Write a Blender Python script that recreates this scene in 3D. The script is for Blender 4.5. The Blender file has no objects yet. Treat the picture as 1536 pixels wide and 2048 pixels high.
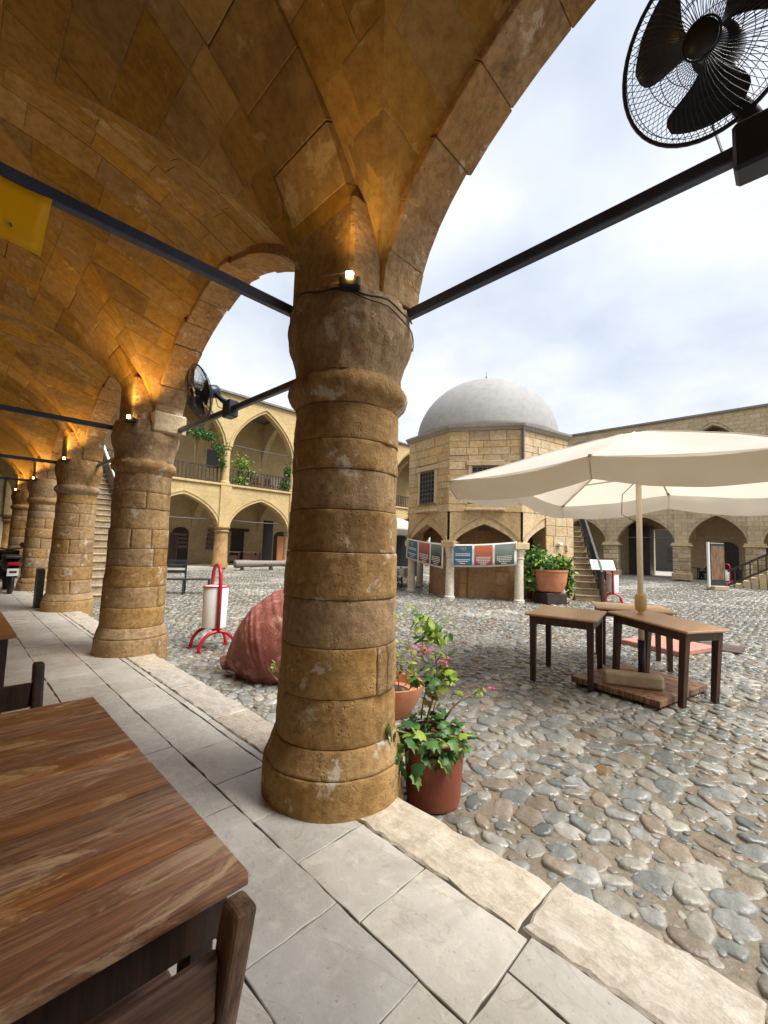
import bpy, math, random
import numpy as np
from mathutils import Vector, Matrix, noise as mnoise

random.seed(7)
sc = bpy.context.scene
COL = sc.collection

# ------------------------------------------------------------------ camera
F_PX, H_CAM = 850.0, 1.45
vy = np.array([-115 - 768, 1066 - 1024, F_PX]); vx = np.array([1610 - 768, 1120 - 1024, F_PX])
vx /= np.linalg.norm(vx); vy /= np.linalg.norm(vy)
U_, S_, Vt_ = np.linalg.svd(np.stack([vx, vy], 1), full_matrices=False)
M_ = U_ @ Vt_
RC = np.stack([M_[:, 0], M_[:, 1], np.cross(M_[:, 0], M_[:, 1])], 1)      # world -> camera (x right, y down, z forward)
right, down, fwd = RC[0], RC[1], RC[2]
cd = bpy.data.cameras.new('camera'); cam = bpy.data.objects.new('camera', cd); COL.objects.link(cam)
cam.matrix_world = Matrix(((right[0], -down[0], -fwd[0], 0), (right[1], -down[1], -fwd[1], 0),
                           (right[2], -down[2], -fwd[2], H_CAM), (0, 0, 0, 1)))
cd.sensor_fit = 'VERTICAL'; cd.sensor_height = 24.0; cd.lens = F_PX / 2048 * 24.0
cd.clip_start = 0.05; cd.clip_end = 500
sc.camera = cam

def project(P):
    P = np.asarray(P, float) - np.array([0, 0, H_CAM])
    c = P @ RC.T
    return 768 + F_PX * c[..., 0] / c[..., 2], 1024 + F_PX * c[..., 1] / c[..., 2], c[..., 2]

# ------------------------------------------------------------------ world, sun, exposure
SUN_EL, SUN_AZ = math.radians(60), math.radians(-72)     # azimuth of the sun, counted from +X towards +Y
w = bpy.data.worlds.new('World'); sc.world = w; w.use_nodes = True
nt = w.node_tree; nt.nodes.clear()
def wn(t, **k):
    n = nt.nodes.new(t)
    for a, b in k.items(): setattr(n, a, b)
    return n
out = wn('ShaderNodeOutputWorld'); mixs = wn('ShaderNodeMixShader')
sky = wn('ShaderNodeTexSky', sky_type='NISHITA', sun_disc=False, sun_elevation=SUN_EL, sun_rotation=math.pi / 2 - SUN_AZ)
b1 = wn('ShaderNodeBackground'); b1.inputs[1].default_value = 0.12
b2 = wn('ShaderNodeBackground'); b2.inputs[1].default_value = 0.57
tc = wn('ShaderNodeTexCoord'); sep = wn('ShaderNodeSeparateXYZ')
add = wn('ShaderNodeMath', operation='ADD'); add.inputs[1].default_value = 0.22
mx = wn('ShaderNodeMath', operation='MAXIMUM'); mx.inputs[1].default_value = 0.12
dx = wn('ShaderNodeMath', operation='DIVIDE'); dy = wn('ShaderNodeMath', operation='DIVIDE')
cmb = wn('ShaderNodeCombineXYZ')
n1 = wn('ShaderNodeTexNoise'); n1.inputs['Scale'].default_value = 0.8; n1.inputs['Detail'].default_value = 7; n1.inputs['Roughness'].default_value = 0.55
n2 = wn('ShaderNodeTexNoise'); n2.inputs['Scale'].default_value = 1.5; n2.inputs['Detail'].default_value = 5; n2.inputs['Roughness'].default_value = 0.5
r1 = wn('ShaderNodeValToRGB'); r2 = wn('ShaderNodeValToRGB')
r1.color_ramp.elements[0].position = 0.36; r1.color_ramp.elements[0].color = (0.80, 0.80, 0.80, 1)
r1.color_ramp.elements[1].position = 0.58; r1.color_ramp.elements[1].color = (1, 1, 1, 1)
r2.color_ramp.elements[0].position = 0.32; r2.color_ramp.elements[0].color = (0.57, 0.635, 0.735, 1)
r2.color_ramp.elements[1].position = 0.64; r2.color_ramp.elements[1].color = (0.93, 0.95, 0.98, 1)
L = nt.links.new
L(tc.outputs['Generated'], sep.inputs[0]); L(sep.outputs[2], add.inputs[0]); L(add.outputs[0], mx.inputs[0])
L(sep.outputs[0], dx.inputs[0]); L(mx.outputs[0], dx.inputs[1]); L(sep.outputs[1], dy.inputs[0]); L(mx.outputs[0], dy.inputs[1])
L(dx.outputs[0], cmb.inputs[0]); L(dy.outputs[0], cmb.inputs[1])
L(cmb.outputs[0], n1.inputs['Vector']); L(cmb.outputs[0], n2.inputs['Vector'])
L(n1.outputs[0], r1.inputs[0]); L(n2.outputs[0], r2.inputs[0])
L(sky.outputs[0], b1.inputs[0]); L(r2.outputs[0], b2.inputs[0])
L(r1.outputs[0], mixs.inputs[0]); L(b1.outputs[0], mixs.inputs[1]); L(b2.outputs[0], mixs.inputs[2])
L(mixs.outputs[0], out.inputs[0])

sd = bpy.data.lights.new('sun', 'SUN'); sd.energy = 3.4; sd.angle = math.radians(38); sd.color = (1.0, 0.95, 0.87)
so = bpy.data.objects.new('sun', sd); COL.objects.link(so)
sdir = Vector((math.cos(SUN_EL) * math.cos(SUN_AZ), math.cos(SUN_EL) * math.sin(SUN_AZ), math.sin(SUN_EL)))
so.rotation_euler = sdir.to_track_quat('Z', 'Y').to_euler(); so.location = (5, -5, 30)
sc.view_settings.view_transform = 'Standard'; sc.view_settings.look = 'None'
sc.view_settings.exposure = 1.08; sc.view_settings.gamma = 1.0
sc.cycles.use_adaptive_sampling = True; sc.cycles.adaptive_threshold = 0.02
sc.cycles.max_bounces = 7; sc.cycles.diffuse_bounces = 4; sc.cycles.glossy_bounces = 3; sc.cycles.transmission_bounces = 4
sc.cycles.sample_clamp_indirect = 6.0; sc.cycles.use_denoising = True
sc.cycles.caustics_reflective = False; sc.cycles.caustics_refractive = False

G = -0.15            # level of the court below the arcade floor

# ------------------------------------------------------------------ mesh helpers
WM = {}              # world matrices of parents (all parts are modelled in world space)
class MB:
    def __init__(s, M=None): s.v = []; s.f = []; s.M = M
    def add(s, vs, fs):
        o = len(s.v)
        if s.M is not None: vs = [s.M @ Vector(p) for p in vs]
        s.v.extend([tuple(p) for p in vs]); s.f.extend([tuple(i + o for i in f) for f in fs])
        return s
    def bx(s, x0, x1, y0, y1, z0, z1):
        return s.add([(x0,y0,z0),(x1,y0,z0),(x1,y1,z0),(x0,y1,z0),(x0,y0,z1),(x1,y0,z1),(x1,y1,z1),(x0,y1,z1)],
                     [(0,3,2,1),(4,5,6,7),(0,1,5,4),(1,2,6,5),(2,3,7,6),(3,0,4,7)])
    def hexa(s, p):       # 8 points, bottom ring then top ring (same turn)
        return s.add(p, [(0,3,2,1),(4,5,6,7),(0,1,5,4),(1,2,6,5),(2,3,7,6),(3,0,4,7)])
    def beam(s, a, b, wx, wz, up=(0,0,1)):
        a = Vector(a); b = Vector(b); d = (b - a).normalized(); u = Vector(up)
        x = d.cross(u)
        if x.length < 1e-4: x = Vector((1,0,0))
        x.normalize(); z = x.cross(d).normalized()
        x = x * wx / 2; z = z * wz / 2
        return s.hexa([a-x-z, a+x-z, a+x+z, a-x+z, b-x-z, b+x-z, b+x+z, b-x+z])
    def tube(s, pts, r, n=8, closed=False, cap=True):
        pts = [Vector(p) for p in pts]; m = len(pts); rr = r if isinstance(r, (list, tuple)) else [r] * m
        vs = []; fs = []; px = None
        for i, p in enumerate(pts):
            if closed: d = pts[(i+1) % m] - pts[i-1]
            else: d = pts[min(i+1, m-1)] - pts[max(i-1, 0)]
            d.normalize()
            if px is None:
                px = d.orthogonal().normalized()
            else:
                px = (px - d * px.dot(d)); px = px.normalized() if px.length > 1e-5 else d.orthogonal().normalized()
            py = d.cross(px)
            for k in range(n):
                a = 2 * math.pi * k / n
                vs.append(p + px * (rr[i] * math.cos(a)) + py * (rr[i] * math.sin(a)))
        for i in range(m if closed else m - 1):
            j = (i + 1) % m
            for k in range(n):
                l = (k + 1) % n
                fs.append((i*n+k, i*n+l, j*n+l, j*n+k))
        if cap and not closed:
            fs.append(tuple(range(n-1, -1, -1))); fs.append(tuple((m-1)*n + k for k in range(n)))
        return s.add(vs, fs)
    def lathe(s, c, prof, n=24, cap=True, a0=0.0, jit=None):
        vs = []; fs = []; m = len(prof)
        for (r, z) in prof:
            for k in range(n):
                a = a0 + 2 * math.pi * k / n
                vs.append((c[0] + r * math.cos(a), c[1] + r * math.sin(a), c[2] + z))
        for i in range(m - 1):
            for k in range(n):
                l = (k + 1) % n
                fs.append((i*n+k, i*n+l, (i+1)*n+l, (i+1)*n+k))
        if cap:
            fs.append(tuple(range(n-1, -1, -1))); fs.append(tuple((m-1)*n + k for k in range(n)))
        return s.add(vs, fs)
    def grid(s, fn, nu, nv):
        vs = [fn(i / nu, j / nv) for i in range(nu + 1) for j in range(nv + 1)]
        fs = [(i*(nv+1)+j, (i+1)*(nv+1)+j, (i+1)*(nv+1)+j+1, i*(nv+1)+j+1) for i in range(nu) for j in range(nv)]
        return s.add(vs, fs)
    def build(s, name, mat, parent=None, smooth=False, bevel=0.0, solid=0.0, seg=1):
        me = bpy.data.meshes.new(name)
        vs = s.v
        if parent is not None and parent in WM:
            inv = WM[parent].inverted(); vs = [tuple(inv @ Vector(p)) for p in vs]
        me.from_pydata(vs, [], s.f); me.update()
        if mat is not None: me.materials.append(MATS[mat] if isinstance(mat, str) else mat)
        o = bpy.data.objects.new(name, me); COL.objects.link(o)
        if smooth:
            me.polygons.foreach_set('use_smooth', [True] * len(me.polygons))
        if parent is not None:
            o.parent = parent; WM[o] = WM.get(parent, Matrix())
        else: WM[o] = Matrix()
        if solid:
            m = o.modifiers.new('solid', 'SOLIDIFY'); m.thickness = solid; m.offset = 0
        if bevel:
            m = o.modifiers.new('bevel', 'BEVEL'); m.width = bevel; m.segments = seg; m.limit_method = 'ANGLE'; m.angle_limit = math.radians(35)
            if smooth: pass
        return o

def tag(o, label=None, cat=None, group=None, kind=None):
    if label: o['label'] = label
    if cat: o['category'] = cat
    if group: o['group'] = group
    if kind: o['kind'] = kind
    return o
def thing(name, label, cat, loc=(0,0,0), rz=0.0, group=None):
    o = bpy.data.objects.new(name, None); COL.objects.link(o)
    o.empty_display_size = 0.2
    o.location = loc; o.rotation_euler = (0, 0, rz)
    WM[o] = Matrix.Translation(Vector(loc)) @ Matrix.Rotation(rz, 4, 'Z')
    return tag(o, label, cat, group)
def copy_tree(o, parent=None, loc=None, rz=None, label=None):
    c = o.copy(); COL.objects.link(c); c.parent = parent
    if loc is not None: c.location = loc
    if rz is not None: c.rotation_euler = (0, 0, rz) if not hasattr(rz, '__len__') else rz
    if label: c['label'] = label
    for ch in o.children:
        copy_tree(ch, c)
    return c
def smooth_by_angle(o, deg=35):
    me = o.data
    me.polygons.foreach_set('use_smooth', [True] * len(me.polygons))
    try: me.set_sharp_from_angle(angle=math.radians(deg))
    except Exception: pass
    return o
def nz(p, s=1.0): return mnoise.noise(Vector(p) * s)

# ------------------------------------------------------------------ materials
MATS = {}
class NT:
    def __init__(s, name):
        m = bpy.data.materials.new(name); m.use_nodes = True
        s.m = m; s.t = m.node_tree; s.b = s.t.nodes['Principled BSDF']; MATS[name] = m
        s.co = None
    def n(s, t, **k):
        x = s.t.nodes.new(t)
        for a, b in k.items(): setattr(x, a, b)
        return x
    def l(s, a, b): s.t.links.new(a, b)
    def coord(s, kind='Object', scale=(1,1,1), rot=(0,0,0), loc=(0,0,0)):
        tc = s.n('ShaderNodeTexCoord'); mp = s.n('ShaderNodeMapping')
        mp.inputs['Scale'].default_value = scale; mp.inputs['Rotation'].default_value = rot; mp.inputs['Location'].default_value = loc
        s.l(tc.outputs[kind], mp.inputs[0]); return mp.outputs[0]
    def noise(s, vec, scale, detail=4, rough=0.55, dist=0.0, out=0):
        x = s.n('ShaderNodeTexNoise'); x.inputs['Scale'].default_value = scale; x.inputs['Detail'].default_value = detail
        x.inputs['Roughness'].default_value = rough; x.inputs['Distortion'].default_value = dist
        if vec is not None: s.l(vec, x.inputs['Vector'])
        return x.outputs[out]
    def ramp(s, fac, stops, interp='LINEAR'):
        x = s.n('ShaderNodeValToRGB'); cr = x.color_ramp; cr.interpolation = interp
        while len(cr.elements) > len(stops): cr.elements.remove(cr.elements[-1])
        while len(cr.elements) < len(stops): cr.elements.new(0.5)
        for e, (p, c) in zip(cr.elements, stops):
            e.position = p; e.color = (c, c, c, 1) if not hasattr(c, '__len__') else (*c, 1)
        s.l(fac, x.inputs[0]); return x.outputs[0]
    def mix(s, fac, a, b, mode='MIX'):
        x = s.n('ShaderNodeMix', data_type='RGBA', blend_type=mode)
        if isinstance(fac, (int, float)): x.inputs[0].default_value = fac
        else: s.l(fac, x.inputs[0])
        for q, i in ((a, 6), (b, 7)):
            if hasattr(q, '__len__') and not isinstance(q, str): x.inputs[i].default_value = (*q, 1)
            else: s.l(q, x.inputs[i])
        return x.outputs[2]
    def math(s, op, a, b=0.0):
        x = s.n('ShaderNodeMath', operation=op)
        for q, i in ((a, 0), (b, 1)):
            if isinstance(q, (int, float)): x.inputs[i].default_value = q
            else: s.l(q, x.inputs[i])
        return x.outputs[0]
    def hsv(s, col, v=None, sat=None, hue=None):
        x = s.n('ShaderNodeHueSaturation')
        s.l(col, x.inputs['Color'])
        for q, nme in ((v, 'Value'), (sat, 'Saturation'), (hue, 'Hue')):
            if q is None: continue
            if isinstance(q, (int, float)): x.inputs[nme].default_value = q
            else: s.l(q, x.inputs[nme])
        return x.outputs[0]
    def rnd(s, island=False):
        o = s.n('ShaderNodeObjectInfo').outputs['Random']
        if island:
            g = s.n('ShaderNodeNewGeometry').outputs['Random Per Island']
            o = s.math('FRACT', s.math('ADD', s.math('MULTIPLY', o, 3.7), g))
        return o
    def rng(s, f, lo, hi):
        x = s.n('ShaderNodeMapRange'); x.inputs[3].default_value = lo; x.inputs[4].default_value = hi
        s.l(f, x.inputs[0]); return x.outputs[0]
    def base(s, col):
        if hasattr(col, '__len__') and not isinstance(col, str): s.b.inputs['Base Color'].default_value = (*col, 1)
        else: s.l(col, s.b.inputs['Base Color'])
    def rough(s, r):
        if isinstance(r, (int, float)): s.b.inputs['Roughness'].default_value = r
        else: s.l(r, s.b.inputs['Roughness'])
    def bump(s, h, strength=0.3, dist=0.02, chain=None):
        x = s.n('ShaderNodeBump'); x.inputs['Strength'].default_value = strength; x.inputs['Distance'].default_value = dist
        s.l(h, x.inputs['Height'])
        if chain is not None: s.l(chain, x.inputs['Normal'])
        s.l(x.outputs[0], s.b.inputs['Normal']); return x.outputs[0]
    def val(s, k, v): s.b.inputs[k].default_value = v; return s

def plain(name, col, rough=0.6, metal=0.0, var=0.12, nscale=6.0, bump=0.0, spec=0.5, objvar=0.0):
    t = NT(name); vec = t.coord()
    n = t.noise(vec, nscale, 5, 0.6)
    c = t.mix(t.ramp(n, [(0.3, 0.0), (0.7, 1.0)]), tuple(x * (1 - var) for x in col), tuple(min(1, x * (1 + var)) for x in col))
    if objvar: c = t.hsv(c, v=t.rng(t.rnd(), 1 - objvar, 1 + objvar))
    t.base(c); t.rough(t.rng(t.noise(vec, nscale * 2.3, 3), max(0.02, rough - 0.12), min(1, rough + 0.12)))
    t.val('Metallic', metal); t.b.inputs['Specular IOR Level'].default_value = spec
    if bump: t.bump(t.noise(vec, nscale * 5, 4), bump, 0.01)
    return t

def stone(name, c1, c2, dark, scale=1.5, pits=0.5, objvar=0.16, dirt=0.5, bumpd=0.02, rough=0.85, pale=None):
    t = NT(name); vec = t.coord()
    big = t.noise(vec, scale, 5, 0.6)
    c = t.mix(t.ramp(big, [(0.32, 0.0), (0.68, 1.0)]), c1, c2)
    fine = t.noise(vec, scale * 14, 6, 0.7)
    c = t.mix(t.ramp(fine, [(0.35, 0.55), (0.6, 0.0)]), c, dark)
    st = t.noise(t.coord(scale=(1, 1, 0.35)), scale * 2.3, 6, 0.65, 0.6)
    c = t.mix(t.ramp(st, [(0.52, 0.0), (0.70, dirt)]), c, dark)
    if pale:
        pp = t.noise(vec, scale * 3.1, 5, 0.7, 0.3)
        c = t.mix(t.ramp(pp, [(0.60, 0.0), (0.66, 0.75)]), c, pale)
    r = t.rnd()
    c = t.hsv(c, v=t.rng(r, 1 - objvar, 1 + objvar), sat=t.rng(t.math('FRACT', t.math('MULTIPLY', r, 7.31)), 0.85, 1.12))
    t.base(c); t.rough(rough)
    vo = t.n('ShaderNodeTexVoronoi'); vo.inputs['Scale'].default_value = scale * 22; t.l(vec, vo.inputs['Vector'])
    pit = t.ramp(vo.outputs['Distance'], [(0.05, 0.0), (0.32, 1.0)])
    msk = t.ramp(t.noise(vec, scale * 4, 3), [(0.5, 1.0), (0.62, 0.0)])
    pit = t.mix(msk, pit, (1, 1, 1))
    b1 = t.bump(t.noise(vec, scale * 8, 8, 0.7), 0.75, bumpd)
    t.bump(pit, pits, bumpd * 0.5, b1)
    t.b.inputs['Specular IOR Level'].default_value = 0.25
    return t

SAND1, SAND2, SAND_D = (0.375, 0.225, 0.092), (0.52, 0.35, 0.175), (0.125, 0.068, 0.028)
stone('sandstone', SAND1, SAND2, SAND_D, 1.6, 0.55, 0.06, 0.7, 0.028, pale=(0.62, 0.56, 0.47))
stone('sandstone_vault', (0.34, 0.205, 0.058), (0.44, 0.285, 0.095), (0.15, 0.085, 0.025), 1.0, 0.3, 0.22, 0.55, 0.010, pale=(0.50, 0.38, 0.20))
stone('mortar_vault', (0.40, 0.27, 0.10), (0.46, 0.33, 0.14), (0.22, 0.14, 0.05), 2.0, 0.2, 0.0, 0.3, 0.006)
stone('sandstone_pale', (0.60, 0.47, 0.28), (0.70, 0.57, 0.36), (0.26, 0.18, 0.10), 1.2, 0.4, 0.12, 0.4, 0.02)
stone('mortar_warm', (0.32, 0.215, 0.10), (0.42, 0.30, 0.155), (0.18, 0.11, 0.05), 2.0, 0.3, 0.0, 0.4, 0.01)
stone('kiosk_stone', (0.56, 0.41, 0.225), (0.70, 0.55, 0.34), (0.24, 0.17, 0.10), 0.9, 0.3, 0.13, 0.35, 0.02)
stone('kiosk_core', (0.40, 0.23, 0.11), (0.50, 0.31, 0.16), (0.20, 0.11, 0.06), 0.9, 0.3, 0.14, 0.3, 0.02)
stone('rough_stone', (0.46, 0.35, 0.21), (0.62, 0.50, 0.33), (0.16, 0.12, 0.08), 1.1, 0.6, 0.25, 0.6, 0.05)
stone('marble', (0.74, 0.68, 0.57), (0.82, 0.77, 0.67), (0.45, 0.36, 0.25), 1.0, 0.15, 0.03, 0.25, 0.008, 0.6)
stone('stair_stone', (0.36, 0.28, 0.18), (0.50, 0.41, 0.28), (0.16, 0.12, 0.08), 1.5, 0.5, 0.15, 0.6, 0.03)
stone('dome_plaster', (0.30, 0.30, 0.305), (0.36, 0.36, 0.362), (0.24, 0.235, 0.225), 0.35, 0.05, 0.0, 0.15, 0.006, 0.75)
stone('plaster', (0.56, 0.45, 0.28), (0.62, 0.51, 0.33), (0.38, 0.28, 0.16), 0.5, 0.05, 0.02, 0.25, 0.01)
stone('grey_stone', (0.35, 0.33, 0.29), (0.45, 0.43, 0.38), (0.2, 0.18, 0.15), 1.5, 0.4, 0.1, 0.4, 0.02)

def masonry(name, c1, c2, mortar, axis, bw, bh, offs=0.02, bumpd=0.02, roughness=0.85):
    t = NT(name)
    tcn = t.n('ShaderNodeTexCoord'); sp = t.n('ShaderNodeSeparateXYZ'); cb = t.n('ShaderNodeCombineXYZ')
    t.l(tcn.outputs['Object'], sp.inputs[0])
    wob = t.noise(tcn.outputs['Object'], 1.7, 3)
    t.l(t.math('ADD', sp.outputs[axis], t.math('MULTIPLY', wob, 0.12)), cb.inputs[0])
    t.l(t.math('ADD', sp.outputs[2], t.math('MULTIPLY', wob, 0.09)), cb.inputs[1])
    br = t.n('ShaderNodeTexBrick'); t.l(cb.outputs[0], br.inputs['Vector'])
    br.inputs['Color1'].default_value = (*c1, 1); br.inputs['Color2'].default_value = (*c2, 1); br.inputs['Mortar'].default_value = (*mortar, 1)
    br.inputs['Scale'].default_value = 1.0; br.inputs['Brick Width'].default_value = bw; br.inputs['Row Height'].default_value = bh
    br.inputs['Mortar Size'].default_value = 0.012; br.inputs['Mortar Smooth'].default_value = 0.6
    vec = tcn.outputs['Object']
    c = t.mix(t.ramp(t.noise(vec, 0.55, 6, 0.65), [(0.38, 0.0), (0.66, 0.5)]), br.outputs['Color'], tuple(0.6 * x for x in c1))
    c = t.mix(t.ramp(t.noise(vec, 9, 5, 0.7), [(0.4, 0.35), (0.62, 0.0)]), c, tuple(0.45 * x for x in c1))
    stn = t.noise(t.coord(scale=(1.6, 1.6, 0.16)), 1.4, 5, 0.6)
    c = t.mix(t.ramp(stn, [(0.58, 0.0), (0.74, 0.5)]), c, tuple(0.4 * x for x in c1))
    t.base(c); t.rough(roughness); t.b.inputs['Specular IOR Level'].default_value = 0.2
    b1 = t.bump(t.math('SUBTRACT', 1.0, br.outputs['Fac']), 0.6, bumpd)
    t.bump(t.noise(vec, 14, 6, 0.7), 0.5, 0.015, b1)
    return t
masonry('wall_north', (0.60, 0.45, 0.22), (0.66, 0.51, 0.27), (0.52, 0.39, 0.20), 0, 0.75, 0.32, bumpd=0.008)
masonry('wall_east', (0.55, 0.44, 0.28), (0.68, 0.56, 0.38), (0.33, 0.26, 0.17), 1, 0.5, 0.27, bumpd=0.05)
masonry('wall_west', (0.52, 0.37, 0.18), (0.60, 0.45, 0.24), (0.36, 0.26, 0.14), 1, 0.6, 0.3)

# paving
t = NT('paving'); vec = t.coord(); r = t.rnd()
c = t.mix(t.ramp(t.noise(vec, 2.2, 6, 0.65, 0.4), [(0.3, 0.0), (0.7, 1.0)]), (0.49, 0.463, 0.42), (0.635, 0.61, 0.565))
c = t.mix(t.ramp(t.noise(vec, 13, 6, 0.7, 0.5), [(0.50, 0.0), (0.68, 0.7)]), c, (0.70, 0.66, 0.59))
c = t.mix(t.ramp(t.noise(vec, 40, 4, 0.7), [(0.28, 0.7), (0.38, 0.0)]), c, (0.22, 0.19, 0.15))
vein = t.noise(t.coord(scale=(1, 0.45, 1), rot=(0, 0, 0.6)), 3.1, 5, 0.55, 1.4)
c = t.mix(t.ramp(vein, [(0.485, 0.0), (0.5, 0.30), (0.515, 0.0)]), c, (0.28, 0.24, 0.19))
c = t.hsv(c, v=t.rng(r, 0.86, 1.10), sat=t.rng(t.math('FRACT', t.math('MULTIPLY', r, 5.3)), 0.75, 1.35))
c = t.mix(t.ramp(t.noise(vec, 1.3, 7, 0.7, 0.8), [(0.50, 0.0), (0.68, 0.5)]), c, (0.30, 0.27, 0.225))
t.base(c); t.rough(t.ramp(t.noise(vec, 1.6, 5), [(0.36, 0.24), (0.64, 0.55)]))
b_ = t.bump(t.noise(vec, 5, 6, 0.65), 0.30, 0.02); t.bump(t.noise(vec, 28, 8, 0.72), 0.35, 0.008, b_)
t = NT('kerb'); vec = t.coord(); r = t.rnd()
tcn = t.n('ShaderNodeTexCoord'); mp = t.n('ShaderNodeMapping'); mp.inputs['Scale'].default_value = (6.5, 2.2, 2)
cbv = t.n('ShaderNodeCombineXYZ'); t.l(t.rng(r, -0.5, 1.6), cbv.inputs[2]); t.l(cbv.outputs[0], mp.inputs['Rotation']); t.l(tcn.outputs['Object'], mp.inputs[0])
lay = t.noise(mp.outputs[0], 1.9, 8, 0.66, 1.1)
c = t.mix(t.ramp(lay, [(0.34, 0.0), (0.66, 1.0)]), (0.54, 0.48, 0.395), (0.66, 0.61, 0.53))
c = t.mix(t.ramp(lay, [(0.455, 0.0), (0.468, 0.4), (0.48, 0.0)]), c, (0.24, 0.19, 0.13))
c = t.mix(t.ramp(lay, [(0.555, 0.0), (0.563, 0.5), (0.572, 0.0)]), c, (0.27, 0.21, 0.15))
c = t.mix(t.ramp(t.noise(vec, 11, 7, 0.72), [(0.36, 0.6), (0.54, 0.0)]), c, (0.33, 0.275, 0.20))
c = t.mix(t.ramp(t.noise(vec, 2.4, 6, 0.7, 0.6), [(0.52, 0.0), (0.66, 0.45)]), c, (0.36, 0.33, 0.28))
c = t.hsv(c, v=t.rng(r, 0.90, 1.10), sat=t.rng(t.math('FRACT', t.math('MULTIPLY', r, 5.3)), 0.6, 1.25))
t.base(c); t.rough(t.rng(t.noise(vec, 3, 4), 0.38, 0.62)); b_ = t.bump(lay, 0.8, 0.02); t.bump(t.noise(vec, 26, 8, 0.75), 0.6, 0.010, b_)
t = NT('joint'); vec = t.coord(); t.base(t.mix(t.noise(vec, 9, 5), (0.035, 0.029, 0.021), (0.10, 0.085, 0.064))); t.rough(0.9)
t.bump(t.noise(vec, 60, 4), 0.6, 0.01)

# cobbles and their bedding: wet in places
def wet_mask(t, vec):
    return t.ramp(t.noise(vec, 0.42, 4, 0.55, 0.3), [(0.38, 0.0), (0.50, 1.0)])
t = NT('court_bed'); vec = t.coord()
wet = wet_mask(t, vec)
c = t.mix(t.noise(vec, 3.0, 6, 0.65), (0.185, 0.155, 0.115), (0.31, 0.27, 0.205))
c = t.mix(t.ramp(t.noise(vec, 45, 5, 0.7), [(0.38, 0.6), (0.6, 0.0)]), c, (0.10, 0.085, 0.065))
c = t.mix(wet, c, t.mix(0.45, c, (0.13, 0.10, 0.065)))
t.base(c); t.rough(t.math('SUBTRACT', 0.76, t.math('MULTIPLY', wet, 0.62)))
h = t.mix(t.math('MULTIPLY', wet, 0.75), t.noise(vec, 50, 6, 0.7), (0.5, 0.5, 0.5))
b_ = t.bump(t.noise(vec, 7, 5, 0.6), 0.6, 0.02)
t.bump(h, 0.7, 0.014, b_)
t = NT('cobble'); vec = t.coord(); r = t.rnd(True)
gm = t.n('ShaderNodeNewGeometry')
wet = wet_mask(t, gm.outputs['Position'])
c = t.ramp(r, [(0.0, (0.30, 0.325, 0.32)), (0.2, (0.40, 0.41, 0.40)), (0.42, (0.34, 0.325, 0.28)), (0.54, (0.46, 0.445, 0.395)), (0.7, (0.245, 0.27, 0.27)),
               (0.82, (0.37, 0.31, 0.25)), (0.93, (0.50, 0.485, 0.45)), (0.985, (0.42, 0.30, 0.17))], 'CONSTANT')
c = t.mix(t.ramp(t.noise(vec, 18, 6, 0.7), [(0.4, 0.45), (0.62, 0.0)]), c, (0.16, 0.145, 0.12))
c = t.mix(t.ramp(t.noise(vec, 5, 4, 0.6), [(0.5, 0.0), (0.72, 0.5)]), c, (0.50, 0.47, 0.41))
c = t.hsv(c, v=t.rng(t.math('FRACT', t.math('MULTIPLY', r, 9.17)), 0.66, 1.08))
c = t.hsv(c, v=t.math('SUBTRACT', 1.0, t.math('MULTIPLY', wet, 0.34)), sat=t.rng(wet, 1.0, 1.25))
t.base(c); t.rough(t.math('SUBTRACT', t.rng(t.noise(vec, 22, 4), 0.30, 0.46), t.math('MULTIPLY', wet, 0.24)))
b_ = t.bump(t.noise(vec, 9, 5, 0.6), 0.5, 0.02)
t.bump(t.noise(vec, 34, 7, 0.7), 0.5, 0.008, b_)

def wood(name, c1, c2, cd_, axis=0, scale=1.0, rough=0.45, objvar=0.12, contrast=1.0, coat=0.0, bumps=0.25, stretch=0.9, dist=0.9, worn=None):
    t = NT(name)
    s3 = [11.0, 11.0, 11.0]; s3[axis] = stretch
    r = t.rnd()
    tcn = t.n('ShaderNodeTexCoord'); mp = t.n('ShaderNodeMapping'); mp.inputs['Scale'].default_value = [x * scale for x in s3]
    ad = t.n('ShaderNodeVectorMath', operation='ADD'); t.l(tcn.outputs['Object'], ad.inputs[0])
    cb = t.n('ShaderNodeCombineXYZ'); q = t.math('MULTIPLY', r, 37.0)
    for i in range(3): t.l(q, cb.inputs[i])
    t.l(cb.outputs[0], ad.inputs[1]); t.l(ad.outputs[0], mp.inputs[0]); vec = mp.outputs[0]
    g = t.noise(vec, 1.5, 8, 0.66, dist)
    c = t.mix(t.ramp(g, [(0.36, 0.0), (0.62, 1.0)]), c1, c2)
    c = t.mix(t.ramp(t.noise(vec, 4.2, 6, 0.7, 0.5), [(0.40, 0.8 * contrast), (0.56, 0.0)]), c, cd_)
    if worn: c = t.mix(t.ramp(t.noise(vec, 0.9, 8, 0.72, 1.5), [(0.54, 0.0), (0.60, 0.7)]), c, worn)
    c = t.hsv(c, v=t.rng(r, 1 - objvar, 1 + objvar))
    t.base(c); t.rough(t.rng(g, rough - 0.1, rough + 0.15)); t.val('Coat Weight', coat); t.val('Coat Roughness', 0.25)
    t.bump(t.noise(vec, 3.6, 7, 0.7), bumps, 0.006)
    return t
t = NT('plank_wood'); r = t.rnd()
tcn = t.n('ShaderNodeTexCoord'); ad = t.n('ShaderNodeVectorMath', operation='ADD'); cbv = t.n('ShaderNodeCombineXYZ'); q_ = t.math('MULTIPLY', r, 53.0)
t.l(q_, cbv.inputs[0]); t.l(q_, cbv.inputs[2]); t.l(tcn.outputs['Object'], ad.inputs[0]); t.l(cbv.outputs[0], ad.inputs[1])
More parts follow.
